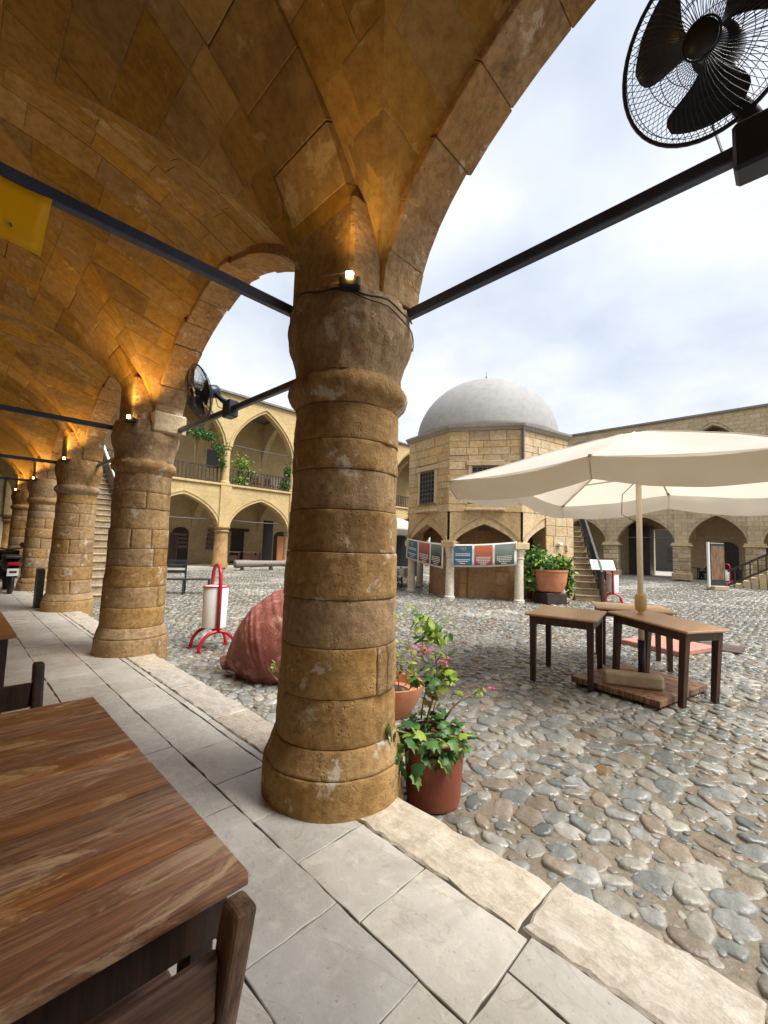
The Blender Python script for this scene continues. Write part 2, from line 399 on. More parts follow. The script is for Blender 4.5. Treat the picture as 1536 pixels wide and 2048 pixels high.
def mpn(sc3):
    m = t.n('ShaderNodeMapping'); m.inputs['Scale'].default_value = sc3; t.l(ad.outputs[0], m.inputs[0]); return m.outputs[0]
kv = t.n('ShaderNodeTexVoronoi'); kv.inputs['Scale'].default_value = 1.0; t.l(mpn((2.2, 9.0, 1)), kv.inputs['Vector'])
knot = kv.outputs['Distance']
va = mpn((1.6, 17, 17)); vb = mpn((2.6, 70, 70)); vc = mpn((3.0, 10, 10))
wv_ = t.math('ADD', t.noise(va, 1.0, 5, 0.6, 1.2), t.math('MULTIPLY', t.ramp(knot, [(0.0, 0.5), (0.35, 0.0)]), 0.7))
bands = t.math('FRACT', t.math('MULTIPLY', wv_, 5.0))
c = t.mix(t.ramp(t.noise(va, 0.8, 4, 0.6, 0.8), [(0.35, 0.0), (0.65, 1.0)]), (0.35, 0.125, 0.042), (0.58, 0.265, 0.10))
c = t.mix(t.ramp(bands, [(0.0, 0.55), (0.16, 0.0), (0.8, 0.0), (1.0, 0.55)]), c, (0.13, 0.045, 0.016))
c = t.mix(t.ramp(t.noise(vb, 1.0, 5, 0.7), [(0.42, 0.55), (0.56, 0.0)]), c, (0.12, 0.04, 0.015))
c = t.mix(t.ramp(t.noise(vc, 1.0, 7, 0.75, 1.0), [(0.52, 0.0), (0.61, 0.75)]), c, (0.80, 0.53, 0.27))
c = t.mix(t.ramp(knot, [(0.05, 0.85), (0.12, 0.0)]), c, (0.05, 0.018, 0.008))
c = t.hsv(c, v=t.rng(r, 0.78, 1.35), sat=t.rng(t.math('FRACT', t.math('MULTIPLY', r, 7.7)), 0.85, 1.1))
t.base(c); t.rough(t.rng(t.noise(vc, 1.4, 5), 0.26, 0.5)); t.val('Coat Weight', 0.3); t.val('Coat Roughness', 0.28)
b_ = t.bump(bands, 0.25, 0.004); t.bump(t.noise(vb, 1.0, 6, 0.7), 0.55, 0.004, b_)
wood('plank_wood_pale', (0.40, 0.18, 0.06), (0.50, 0.25, 0.10), (0.25, 0.10, 0.035), 1, 1.0, 0.40, 0.08, 0.5, 0.15)
wood('dark_wood', (0.040, 0.015, 0.009), (0.085, 0.036, 0.02), (0.018, 0.008, 0.005), 2, 1.0, 0.42, 0.12, 0.8)
wood('chair_wood', (0.14, 0.065, 0.033), (0.36, 0.21, 0.12), (0.045, 0.02, 0.012), 2, 0.8, 0.45, 0.1, 1.0)
wood('chair_wood_side', (0.13, 0.06, 0.035), (0.25, 0.14, 0.09), (0.05, 0.022, 0.014), 0, 0.8, 0.45, 0.1, 1.0)
wood('table_top_tan', (0.50, 0.30, 0.16), (0.58, 0.37, 0.205), (0.40, 0.22, 0.11), 0, 0.7, 0.30, 0.05, 0.4, 0.2, 0.05)
wood('rail_wood', (0.045, 0.03, 0.022), (0.08, 0.055, 0.04), (0.02, 0.014, 0.01), 2, 1.0, 0.55, 0.1)
plain('iron_dark', (0.022, 0.026, 0.034), 0.45, 0.0, 0.2, 8, 0.2)
plain('rod_iron_hazed', (0.040, 0.058, 0.11), 0.36, 0.0, 0.25, 5, 0.3)  # dark iron with the bluish glare and sky reflection mixed into its colour
plain('black_plastic', (0.012, 0.012, 0.014), 0.42)
plain('fan_black', (0.018, 0.024, 0.04), 0.35)
plain('red_paint', (0.42, 0.018, 0.035), 0.32, 0, 0.15)
plain('white_paint', (0.78, 0.77, 0.76), 0.38, 0, 0.06, 3)
plain('cream_paint', (0.70, 0.62, 0.47), 0.45, 0, 0.05)
plain('brass_knob', (0.52, 0.36, 0.16), 0.5)
plain('pot_terracotta', (0.27, 0.075, 0.038), 0.6, 0, 0.22, 4, 0.25)
plain('bowl_terracotta', (0.50, 0.20, 0.10), 0.7, 0, 0.2, 5, 0.3)
plain('soil', (0.05, 0.035, 0.022), 0.95, 0, 0.4, 20, 0.8)
plain('stem_brown', (0.22, 0.15, 0.08), 0.8, 0, 0.3, 20, 0.3)
plain('stem_green', (0.16, 0.22, 0.06), 0.6)
plain('glass_dark', (0.03, 0.035, 0.045), 0.12)
plain('door_dark', (0.035, 0.022, 0.016), 0.6, 0, 0.3, 6, 0.3)
plain('orange_panel', (0.62, 0.25, 0.09), 0.6, 0, 0.08)
plain('red_mat', (0.42, 0.19, 0.15), 0.75, 0, 0.15, 8, 0.3)
plain('concrete', (0.44, 0.36, 0.25), 0.85, 0, 0.15, 9, 0.4)
plain('grey_metal', (0.16, 0.17, 0.18), 0.4, 0.6)
plain('cannon_iron', (0.20, 0.17, 0.155), 0.65, 0, 0.2, 6, 0.3)
plain('teal_box', (0.09, 0.14, 0.16), 0.5)
plain('scooter_black', (0.008, 0.008, 0.010), 0.18, 0, 0.1)
plain('light_red', (0.45, 0.01, 0.012), 0.2)
plain('cloth_white', (0.72, 0.70, 0.67), 0.8, 0, 0.05)
plain('cloth_dark', (0.015, 0.017, 0.022), 0.85)
plain('skin', (0.34, 0.19, 0.13), 0.6)
plain('dark_panel', (0.03, 0.03, 0.036), 0.35)
plain('shop_dark', (0.05, 0.05, 0.056), 0.5)
plain('roof_edge', (0.20, 0.19, 0.18), 0.8, 0, 0.2)
plain('cable', (0.03, 0.025, 0.022), 0.6)
plain('petal_pink', (0.62, 0.09, 0.22), 0.5, 0, 0.25, 40, objvar=0.15)
plain('seat_white', (0.7, 0.7, 0.68), 0.5)
plain('green_sign', (0.04, 0.11, 0.07), 0.5)

def leafmat(name, c1, c2, trans=0.35):
    t = NT(name); vec = t.coord(); r = t.rnd(True)
    c = t.mix(r, c1, c2)
    c = t.mix(t.ramp(t.noise(vec, 60, 3), [(0.4, 0.0), (0.7, 0.4)]), c, tuple(1.3 * x for x in c2))
    t.base(c); t.rough(0.42)
    tr = t.n('ShaderNodeBsdfTranslucent'); ms = t.n('ShaderNodeMixShader'); ms.inputs[0].default_value = trans
    t.l(c, tr.inputs[0]); t.l(t.b.outputs[0], ms.inputs[1]); t.l(tr.outputs[0], ms.inputs[2])
    t.l(ms.outputs[0], t.t.nodes['Material Output'].inputs[0]); return t
leafmat('leaf_dark', (0.020, 0.075, 0.022), (0.055, 0.15, 0.035), 0.25)
leafmat('leaf_lime', (0.24, 0.38, 0.05), (0.46, 0.58, 0.11), 0.5)
leafmat('leaf_dry', (0.20, 0.17, 0.05), (0.36, 0.30, 0.10), 0.4)
leafmat('leaf_mid', (0.04, 0.12, 0.025), (0.11, 0.24, 0.05), 0.35)

t = NT('canvas'); vec = t.coord()
c = t.mix(t.ramp(t.noise(vec, 1.1, 5, 0.6), [(0.3, 0.0), (0.7, 1.0)]), (0.66, 0.64, 0.61), (0.73, 0.715, 0.685))
t.base(c); t.rough(0.85)
tr = t.n('ShaderNodeBsdfTranslucent'); ms = t.n('ShaderNodeMixShader'); ms.inputs[0].default_value = 0.42
tr.inputs[0].default_value = (0.82, 0.75, 0.63, 1)
t.l(t.b.outputs[0], ms.inputs[1]); t.l(tr.outputs[0], ms.inputs[2]); t.l(ms.outputs[0], t.t.nodes['Material Output'].inputs[0])
t.bump(t.noise(vec, 5, 4), 0.3, 0.02)
t = NT('yellow_sheet'); vec = t.coord(); t.base(t.mix(t.noise(vec, 3), (0.85, 0.56, 0.012), (0.90, 0.64, 0.03))); t.rough(0.4)
tr = t.n('ShaderNodeBsdfTranslucent'); ms = t.n('ShaderNodeMixShader'); ms.inputs[0].default_value = 0.6
tr.inputs[0].default_value = (1.0, 0.74, 0.03, 1)
t.l(t.b.outputs[0], ms.inputs[1]); t.l(tr.outputs[0], ms.inputs[2]); t.l(ms.outputs[0], t.t.nodes['Material Output'].inputs[0])
# weathered terracotta of the big jar
t = NT('jar_terracotta'); vec = t.coord()
c = t.mix(t.ramp(t.noise(vec, 1.6, 5, 0.6), [(0.3, 0.0), (0.7, 1.0)]), (0.24, 0.060, 0.042), (0.36, 0.115, 0.080))
c = t.mix(t.ramp(t.noise(vec, 5, 7, 0.75, 0.8), [(0.50, 0.0), (0.62, 0.8)]), c, (0.58, 0.30, 0.25))
c = t.mix(t.ramp(t.noise(vec, 12, 6, 0.75), [(0.35, 0.7), (0.48, 0.0)]), c, (0.10, 0.03, 0.025))
t.base(c); t.rough(0.6); t.bump(t.noise(vec, 9, 8, 0.75), 0.7, 0.03)
def emit(name, col, strength):
    m = NT(name); m.base((0, 0, 0)); m.b.inputs['Emission Color'].default_value = (*col, 1); m.b.inputs['Emission Strength'].default_value = strength
emit('lamp_glow', (1.0, 0.62, 0.18), 30.0)
emit('bulb_glow', (1.0, 0.8, 0.45), 6.0)

# ------------------------------------------------------------------ the setting: court, cobbles, arcade floor
court = MB().add([(-120, -120, G - 0.011), (120, -120, G - 0.011), (120, 120, G - 0.011), (-120, 120, G - 0.011)], [(0, 1, 2, 3)]).build('court_ground', 'court_bed')
tag(court, 'cobbled court of rounded river stones set in brown mortar', None, kind='structure')

rngn = np.random.default_rng(11)
def cobble_sites(x0, x1, y0, y1, sp):
    nx, ny = int((x1 - x0) / sp) + 1, int((y1 - y0) / (sp * 0.86)) + 1
    gx, gy = np.meshgrid(np.arange(nx), np.arange(ny), indexing='ij')
    X = x0 + (gx + 0.5 * (gy % 2)) * sp; Y = y0 + gy * sp * 0.86
    X = X + rngn.uniform(-0.24, 0.24, X.shape) * sp; Y = Y + rngn.uniform(-0.22, 0.22, Y.shape) * sp
    return np.stack([X.ravel(), Y.ravel()], 1)
ph0 = math.radians(211); KS = 2.3; KRV = KS / (2 * math.sin(math.pi / 8)); KC = np.array([14.3, 8.6])
def keep(P):
    m = (P[:, 0] > 2.02)
    m &= np.hypot(P[:, 0] - KC[0], P[:, 1] - KC[1]) > 2.0
    for py in (2.13, 6.35, 10.6, 14.85):
        m &= np.hypot(P[:, 0] - 1.8, P[:, 1] - py) > 0.46
    return m & (P[:, 0] < 33.2) & (P[:, 1] < 24.1)
A_ = cobble_sites(1.95, 4.6, -2.2, 4.0, 0.168)
A2_ = cobble_sites(1.95, 8.5, -2.2, 9.0, 0.14); A2_ = A2_[~((A2_[:, 0] < 4.6) & (A2_[:, 1] < 4.0))]
B_ = cobble_sites(1.95, 18.5, -3.0, 24.2, 0.15); B_ = B_[~((B_[:, 0] < 8.5) & (B_[:, 1] > -2.2) & (B_[:, 1] < 9.0))]
C_ = cobble_sites(18.5, 33.4, -3.0, 24.2, 0.19)
sites = []
for S, sp, nseg in ((A_, 0.168, 11), (A2_, 0.14, 8), (B_, 0.15, 7), (C_, 0.19, 5)):
    S = S[keep(S)]
    u, v, d = project(np.c_[S, np.full(len(S), G)])
    ok = (d > 0.2) & (u > -500) & (u < 2050) & (v < 2900)
    sites.append((S[ok], sp, nseg, u[ok], v[ok], d[ok]))
def cobble_arrays(S, sp, n):
    k = len(S)
    a = sp * rngn.uniform(0.46, 0.72, k); b = a * rngn.uniform(0.55, 0.88, k)
    th = rngn.uniform(0, math.pi, k)
    big = rngn.random(k) < 0.12; a[big] *= 1.18; b[big] *= 1.15
    h = rngn.uniform(0.012, 0.030, k)
    ang = np.linspace(0, 2 * math.pi, n, endpoint=False)[None, :] + rngn.uniform(-0.2, 0.2, (k, n))
    rad = rngn.uniform(0.82, 1.12, (k, n))
    tx, ty = rngn.uniform(-0.16, 0.16, k), rngn.uniform(-0.16, 0.16, k)
    rings = []
    for (fr, fz) in ((1.0, -0.5), (0.95, 0.50), (0.82, 0.90), (0.48, 1.0)) if n > 6 else ((1.0, -0.3), (0.80, 0.80)):
        x = np.cos(ang) * rad * fr * a[:, None]; y = np.sin(ang) * rad * fr * b[:, None]
        X = x * np.cos(th)[:, None] - y * np.sin(th)[:, None]; Y = x * np.sin(th)[:, None] + y * np.cos(th)[:, None]
        Z = fz * h[:, None] + (tx[:, None] * X + ty[:, None] * Y)
        rings.append(np.stack([X, Y, Z], 2))
    V = np.concatenate(rings, 1)
    top = np.zeros((k, 1, 3)); top[:, 0, 2] = h * 1.04
    V = np.concatenate([V, top], 1)
    m = len(rings); tris = []
    for i in range(m - 1):
        for q in range(n):
            l = (q + 1) % n
            tris += [(i*n+q, i*n+l, (i+1)*n+l), (i*n+q, (i+1)*n+l, (i+1)*n+q)]
    for q in range(n):
        tris.append(((m-1)*n+q, (m-1)*n+(q+1) % n, m*n))
    return V, np.array(tris)
def np_mesh(name, V, T, mat, parent=None, smooth=True):
    me = bpy.data.meshes.new(name); nv, ntr = len(V), len(T)
    me.vertices.add(nv); me.vertices.foreach_set('co', np.ascontiguousarray(V, np.float32).ravel())
    me.loops.add(ntr * 3); me.loops.foreach_set('vertex_index', np.ascontiguousarray(T, np.int32).ravel())
    me.polygons.add(ntr); me.polygons.foreach_set('loop_start', np.arange(0, ntr * 3, 3, dtype=np.int32))
    me.polygons.foreach_set('use_smooth', np.full(ntr, smooth))
    me.update(calc_edges=True); me.materials.append(MATS[mat])
    o = bpy.data.objects.new(name, me); COL.objects.link(o)
    if parent is not None: o.parent = parent
    return o
allV, allT, off = [], [], 0
fil = cobble_sites(1.98, 9.0, -2.2, 9.0, 0.083); fil = fil[keep(fil)]; fil = fil[rngn.random(len(fil)) < 0.8]
u_, v_, d_ = project(np.c_[fil, np.full(len(fil), G)]); fil = fil[(d_ > 0.2) & (u_ > -300) & (u_ < 1900) & (v_ < 2600)]
FV, FT = cobble_arrays(fil, 0.052, 7); FV[:, :, 2] *= 0.55
FW = FV + np.c_[fil, np.full(len(fil), G - 0.0145)][:, None, :]
allT.append((FT[None] + (np.arange(len(fil)) * FW.shape[1])[:, None, None]).reshape(-1, 3)); allV.append(FW.reshape(-1, 3)); off = len(fil) * FW.shape[1]
for idx, (S, sp, n, u, v, d) in enumerate(sites):
    V, T = cobble_arrays(S, sp, n)
    single = np.zeros(len(S), bool)
    if idx == 0:
        vis = (u > -10) & (u < 1550) & (v > 0) & (v < 2070)
        order = np.argsort(np.where(vis, d, 1e9))[:290]; single[order] = True
        for q in order:
            o = np_mesh('cobblestone', V[q], T, 'cobble', court)
            o.location = (S[q, 0], S[q, 1], G - 0.018)
    r_ = np.where(~single)[0]
    W = V[r_] + np.c_[S[r_], np.full(len(r_), G - 0.018)][:, None, :]
    nv = W.shape[1]
    allT.append((T[None] + (np.arange(len(r_)) * nv)[:, None, None] + off).reshape(-1, 3)); allV.append(W.reshape(-1, 3)); off += len(r_) * nv
o = np_mesh('cobbles', np.concatenate(allV), np.concatenate(allT), 'cobble', court)
tag(o, kind='stuff')

floor = MB().bx(-3.2, 1.95, -8, 24.5, G - 0.3, -0.0075).build('arcade_floor', 'joint')
tag(floor, 'raised arcade floor paved with pale limestone slabs', None, kind='structure')
def slab(name, x0, x1, y0, y1, mat, zt=0.0, jit=0.004, gap=0.0028, drop=0.03, cut=None, cham=0.0022, parent=floor, poly=None, step=0.075):
    pts = poly or [(x0 + gap, y0 + gap), (x1 - gap, y0 + gap), (x1 - gap, y1 - gap), (x0 + gap, y1 - gap)]
    ring = []
    for i in range(len(pts)):
        a, b = pts[i], pts[(i + 1) % len(pts)]
        ns = max(2, int(math.hypot(b[0]-a[0], b[1]-a[1]) / step)); wv0 = random.uniform(0, 50)
        for k in range(ns):
            f = k / ns; j = jit if 0 < k else jit * 0.6
            if random.random() < 0.10: j *= 2.2
            ring.append((a[0] + (b[0]-a[0]) * f + random.uniform(-j, j), a[1] + (b[1]-a[1]) * f + random.uniform(-j, j)))
    cx = sum(p[0] for p in ring) / len(ring); cy = sum(p[1] for p in ring) / len(ring); n = len(ring)
    tz = zt + random.uniform(-0.003, 0.002); sx, sy = random.uniform(-0.004, 0.004), random.uniform(-0.004, 0.004)
    zf = lambda x, y: tz + sx * (x - cx) + sy * (y - cy)
    def ins(p, d):
        L_ = math.hypot(p[0] - cx, p[1] - cy) + 1e-6; q = 1 - d / L_
        return (cx + (p[0] - cx) * q, cy + (p[1] - cy) * q)
    vs = [(p[0], p[1], zf(*p) - drop) for p in ring] + [(p[0], p[1], zf(*p) - cham) for p in ring]
    vs += [(*ins(p, cham * 1.3), zf(*p)) for p in ring]
    fs = [(i + r0 * n, (i + 1) % n + r0 * n, (i + 1) % n + (r0 + 1) * n, i + (r0 + 1) * n) for r0 in (0, 1) for i in range(n)]
    fs.append(tuple(range(2 * n, 3 * n)))
    return MB().add(vs, fs).build(name, mat, parent)
# kerb row
kys = [-2.6, -1.55, -0.72, 0.13, 0.82, 1.98, 2.75, 3.5, 4.45, 5.2, 6.1, 7.0, 7.9, 8.7, 9.6, 10.5, 11.4, 12.4, 13.4, 14.5, 16, 17.5, 19, 20.5, 22, 24]
for a, b in zip(kys[:-1], kys[1:]):
    xo = 1.965 + (0.05 if a < 0.5 else 0.0) * (1 - max(0, min(1, (a - 0.1) / 0.7)))
    xi = 1.665 if a < 0.7 else 1.645
    slab('kerb_stone', xi, xo, a, b, 'kerb', 0.004, 0.011, 0.004, G * -1 + 0.03, cham=0.010, step=0.055)
for a, b in zip(np.arange(2.5, 19, 0.5), np.arange(3.0, 19.5, 0.5)):
    slab('edging_strip', 1.585, 1.640, a, b, 'paving', 0.0, 0.003, 0.003)
rows = [(1.2315, None), (0.813, 1.2295), (0.3575, 0.811), (-0.1235, 0.3555), (-0.6, -0.1255)]
y_first = {0: [-2.4, -1.9, -1.35, -0.85, -0.30, 0.12, 0.78, 1.27, 1.69, 2.09, 2.55],
           1: [-2.2, -1.5, -0.9, -0.3, 0.40, 0.97, 1.40, 1.83, 2.30, 2.62]}
for ri, (xa, xb) in enumerate(rows):
    ys = list(y_first.get(ri, [-2.3 + 0.1 * ri]))
    lim = 17.5 if ri < 3 else 12
    while ys[-1] < lim: ys.append(ys[-1] + random.uniform(0.38, 0.62) * (1 if ys[-1] < 9 else 1.35))
    for a, b in zip(ys[:-1], ys[1:]):
        x1 = xb if xb is not None else (1.662 if a < 2.3 and a < 0.7 else (1.64 if a < 2.4 else 1.58))
        if ri == 0 and abs(a - 0.12) < 0.01:
            # the cracked slab beside the kerb
            m1, m2 = 1.40, 1.47
            slab('paving_slab', 0, 0, 0, 0, 'paving', poly=[(xa + .005, a + .004), (m1 - .003, a + .004), (m2 - .02, a + .3), (m2, b - .005), (xa + .005, b - .005)])
            slab('paving_slab', 0, 0, 0, 0, 'paving', poly=[(m1 + .003, a + .004), (x1 - .005, a + .004), (x1 - .005, b - .005), (m2 + .006, b - .005), (m2 - .014, a + .3)])
            continue
        slab('paving_slab', xa, x1, a, b, 'paving')
# remaining floor towards the inner wall, out of the picture
MB().bx(-3.2, -0.605, -8, 24.5, -0.007, -0.002).build('floor_infill', 'paving', floor)

# ------------------------------------------------------------------ west arcade (the one the camera stands in)
def prof(t, w=0.15):
    t = min(1.0, abs(t)); return (1 - w) * math.sqrt(max(0, 1 - t * t)) + w * (1 - t)
PX, ZS = 1.80, 3.02
PYS = [-7.2, -2.62, 2.13, 6.35, 10.6, 14.85, 19.1, 23.3]
arc = thing('arcade_building', 'vaulted stone arcade wing whose thick round pillars stand nearest', 'building', (1.8, 2.13, 0))

def drum(name, cx, cy, z0, z1, r0, r1, a0, a1, na, nv, mat, parent, rough=0.008, gap=0.0018, seed=0.0, edge=0.0028):
    """one curved stone of a pillar course: outer face between two angles, rounded edges, returns at the joints"""
    vs = []; fs = []
    zz = [z0 + gap + (z1 - z0 - 2 * gap) * q for q in ([0, 0.022] + [0.022 + 0.956 * k / (nv - 1) for k in range(1, nv - 1)] + [0.978, 1.0])]
    full = abs(a1 - a0 - 2 * math.pi) < 1e-3
    ga = 0 if full else gap / r0
    aa = [a0 + ga + (a1 - a0 - 2 * ga) * k / na for k in range(na + 1)]
    rows_ = [( -1, zz[0])] + [(i, z) for i, z in enumerate(zz)] + [(-2, zz[-1])]
    for (ri, z) in rows_:
        f = (z - z0) / (z1 - z0)
        for k, a in enumerate(aa):
            r = r0 + (r1 - r0) * f
            if ri < 0: r -= 0.05
            else:
                if ri in (0, len(zz) - 1): r -= edge
                if not full and k in (0, na): r -= edge
                px, py = math.cos(a) * r0, math.sin(a) * r0
                r += rough * (nz((px * 5 + seed, py * 5, z * 5)) + 0.7 * nz((px * 14, py * 14 + seed, z * 14)))
                e = nz((px * 2.3 + seed * 3, py * 2.3, z * 2.3 + 7))
                if e > 0.22: r -= min(0.013, (e - 0.22) * 0.07) * (0.6 + 0.6 * abs(nz((px * 9, py * 9, z * 9))))
                r += 0.0035 * nz((px * 30, py * 30, z * 30))
            vs.append((cx + math.cos(a) * r, cy + math.sin(a) * r, z))
    nc = na + 1
    for i in range(len(rows_) - 1):
        for k in range(na):
            fs.append((i*nc+k, i*nc+k+1, (i+1)*nc+k+1, (i+1)*nc+k))
    if not full:      # close the two vertical ends
        n0 = len(rows_)
        for k, flip in ((0, False), (na, True)):
            base_ = len(vs)
            a = aa[k]
            for i in range(n0):
                vs.append((cx + math.cos(a) * (r0 - 0.06), cy + math.sin(a) * (r0 - 0.06), rows_[i][1]))
            for i in range(n0 - 1):
                q = (i*nc+k, (i+1)*nc+k, base_+i+1, base_+i)
                fs.append(q if not flip else q[::-1])
    return MB().add(vs, fs).build(name, mat, parent, smooth=True)

def pillar(cx, cy, fine, joints, splits, seed, lean=0.0, blocks=True):
    part = MB().lathe((cx, cy, 0), [(0.37, G - 0.1), (0.37, 0.3), (0.335, 0.34), (0.30, 2.3), (0.30, 2.55), (0.34, 2.98)], 28 if fine else 16).build('pillar', 'mortar_warm', arc, True)
    na, nv = (70, 11) if fine == 2 else (40, 7) if fine else (20, 4)
    rad = lambda z: 0.372 - 0.036 * (z - 0.33) / 1.95
    # spreading base
    for (z0, z1, r0, r1) in ((G - 0.08, 0.20, 0.435, 0.43), (0.20, 0.335, 0.425, 0.375)):
        drum('base_stone', cx, cy, z0, z1, r0, r1, 0, 2 * math.pi, na * 2, nv, 'sandstone', part, 0.0055, seed=seed, edge=0.006)
    zz = joints
    for i, (a, b) in enumerate(zip(zz[:-1], zz[1:])):
        cuts = splits[i % len(splits)]
        off_ = random.uniform(-0.004, 0.004)
        if not cuts:
            drum('drum_stone', cx, cy, a, b, rad(a) + off_, rad(b) + off_, 0, 2 * math.pi, na * 2, nv, 'sandstone', part, 0.0055, seed=seed + i)
        else:
            cs = sorted(cuts); cs = cs + [cs[0] + 2 * math.pi]
            for p, q in zip(cs[:-1], cs[1:]):
                n_ = max(6, int(na * 2 * (q - p) / (2 * math.pi)))
                o2 = off_ + random.uniform(-0.003, 0.003)
                drum('drum_stone', cx, cy, a, b, rad(a) + o2, rad(b) + o2, p, q, n_, nv, 'sandstone', part, 0.0055, seed=seed + i * 1.7 + p)
    # necking ring and worn capital
    ring_ = [(0.335, 2.30), (0.352, 2.335), (0.383, 2.37), (0.393, 2.41), (0.385, 2.45), (0.358, 2.475), (0.345, 2.50)]
    vs = MB()
    def rp(u, v):
        f = u * (len(ring_) - 1); i = min(int(f), len(ring_) - 2); g = f - i
        r = ring_[i][0] + (ring_[i+1][0] - ring_[i][0]) * g; z = ring_[i][1] + (ring_[i+1][1] - ring_[i][1]) * g
        a = 2 * math.pi * v
        r += 0.010 * nz((math.cos(a) * 3 + seed, math.sin(a) * 3, z * 6)) + 0.006 * nz((math.cos(a) * 9, math.sin(a) * 9 + seed, z * 9))
        return (cx + r * math.cos(a), cy + r * math.sin(a), z)
    vs.grid(rp, 12, na * 2).build('necking', 'sandstone', part, True)
    cap_ = [(0.342, 2.495), (0.350, 2.55), (0.372, 2.64), (0.398, 2.73), (0.405, 2.80), (0.392, 2.88), (0.385, 2.95), (0.37, 3.0), (0.30, 3.02)]
    def cp(u, v):
        f = u * (len(cap_) - 1); i = min(int(f), len(cap_) - 2); g = f - i
        r = cap_[i][0] + (cap_[i+1][0] - cap_[i][0]) * g; z = cap_[i][1] + (cap_[i+1][1] - cap_[i][1]) * g
        a = 2 * math.pi * v; c_, s_ = math.cos(a), math.sin(a)
        k = 1 + 0.05 * max(0, min(1, (z - 2.6) / 0.3)) * (abs(c_) ** 6 + abs(s_) ** 6 < 0.5)
        r = r * k + 0.016 * nz((c_ * 2.2 + seed, s_ * 2.2, z * 4)) + 0.012 * nz((c_ * 6, s_ * 6 + seed, z * 9)) + 0.006 * nz((c_ * 16, s_ * 16, z * 22))
        return (cx + r * c_, cy + r * s_, z)
    MB().grid(cp, 24 if fine else 12, na * 2).build('capital', 'sandstone', part, True)
    return part

d2 = math.radians
p1 = pillar(PX, 2.13, 2, [0.335, 0.60, 0.87, 1.14, 1.41, 1.66, 1.90, 2.08, 2.30],
            [[], [d2(268), d2(282), d2(100)], [], [d2(330), d2(80)], [], [d2(300), d2(120)], [], []], 1.3)
pillar(PX, 6.35, True, [0.335, 0.58, 0.84, 1.10, 1.33, 1.58, 1.84, 2.06, 2.30],
       [[], [d2(300), d2(140)], [], [d2(285), d2(60)], [d2(278), d2(238), d2(80)], [], [d2(262), d2(20)], []], 4.7)
for k, py in enumerate(PYS[4:7]):
    pillar(PX, py, k == 0, [0.335, 0.60, 0.86, 1.12, 1.40, 1.66, 1.92, 2.12, 2.30],
           [[d2(262 + 9 * k), d2(80)], [], [d2(285), d2(120)], [d2(250 + 11 * k), d2(40)], [], [d2(270), d2(150)], [], [d2(258)]], 8.1 + k * 2.3)
pillar(PX, PYS[1], False, [0.335, 0.86, 1.40, 1.92, 2.30], [[], [d2(100)]], 15.0)

# --- vault bays
XC, AX = -0.32, 2.105
XF = XC + AX                      # 1.71: line where the vault meets the outer arch
def bay_fn(yc, ay, ha, dB, dC):
    def z(tx, ty):
        return ZS + (ha - dB * tx * tx - dC * ty * ty) * prof(min(abs(tx), abs(ty)), 0.16)
    return z
TILT = Vector((0, 0, -1))
def curved_stone(name, S, us, vs_, mat, parent, inward, thick=0.03, off_=0.0):
    """stone cut to a curved surface: us/vs_ sample positions; inward = point the visible face looks at"""
    nu, nv = len(us), len(vs_)
    P = [[Vector(S(u, v)) for v in vs_] for u in us]
    c = P[nu // 2][nv // 2]
    a = P[-1][nv // 2] - P[0][nv // 2]; b = P[nu // 2][-1] - P[nu // 2][0]
    n = a.cross(b)
    if n.length < 1e-6: return None
    n.normalize()
    if n.dot(Vector(inward) - c) < 0: n = -n
    pts = []; fs = []
    for i in range(nu):
        for j in range(nv):
            edge = (i in (0, nu - 1)) + (j in (0, nv - 1))
            pts.append(P[i][j] + n * (off_ - 0.0012 * edge + 0.002 * nz(P[i][j] * 6)))
    fwd_ = (a.cross(b)).dot(n) > 0
    def q(f): return f if fwd_ else f[::-1]
    for i in range(nu - 1):
        for j in range(nv - 1):
            fs.append(q((i*nv+j, (i+1)*nv+j, (i+1)*nv+j+1, i*nv+j+1)))
    border = [i*nv for i in range(nu)] + [(nu-1)*nv + j for j in range(1, nv)] + [i*nv + nv - 1 for i in range(nu-2, -1, -1)] + [j for j in range(nv-2, 0, -1)]
    o0 = len(pts)
    for b_ in border: pts.append(pts[b_] - n * thick)
    m = len(border)
    for k in range(m):
        l = (k + 1) % m
        fs.append(q((border[k], o0 + k, o0 + l, border[l])))
    return smooth_by_angle(MB().add(pts, fs).build(name, mat, parent), 50)

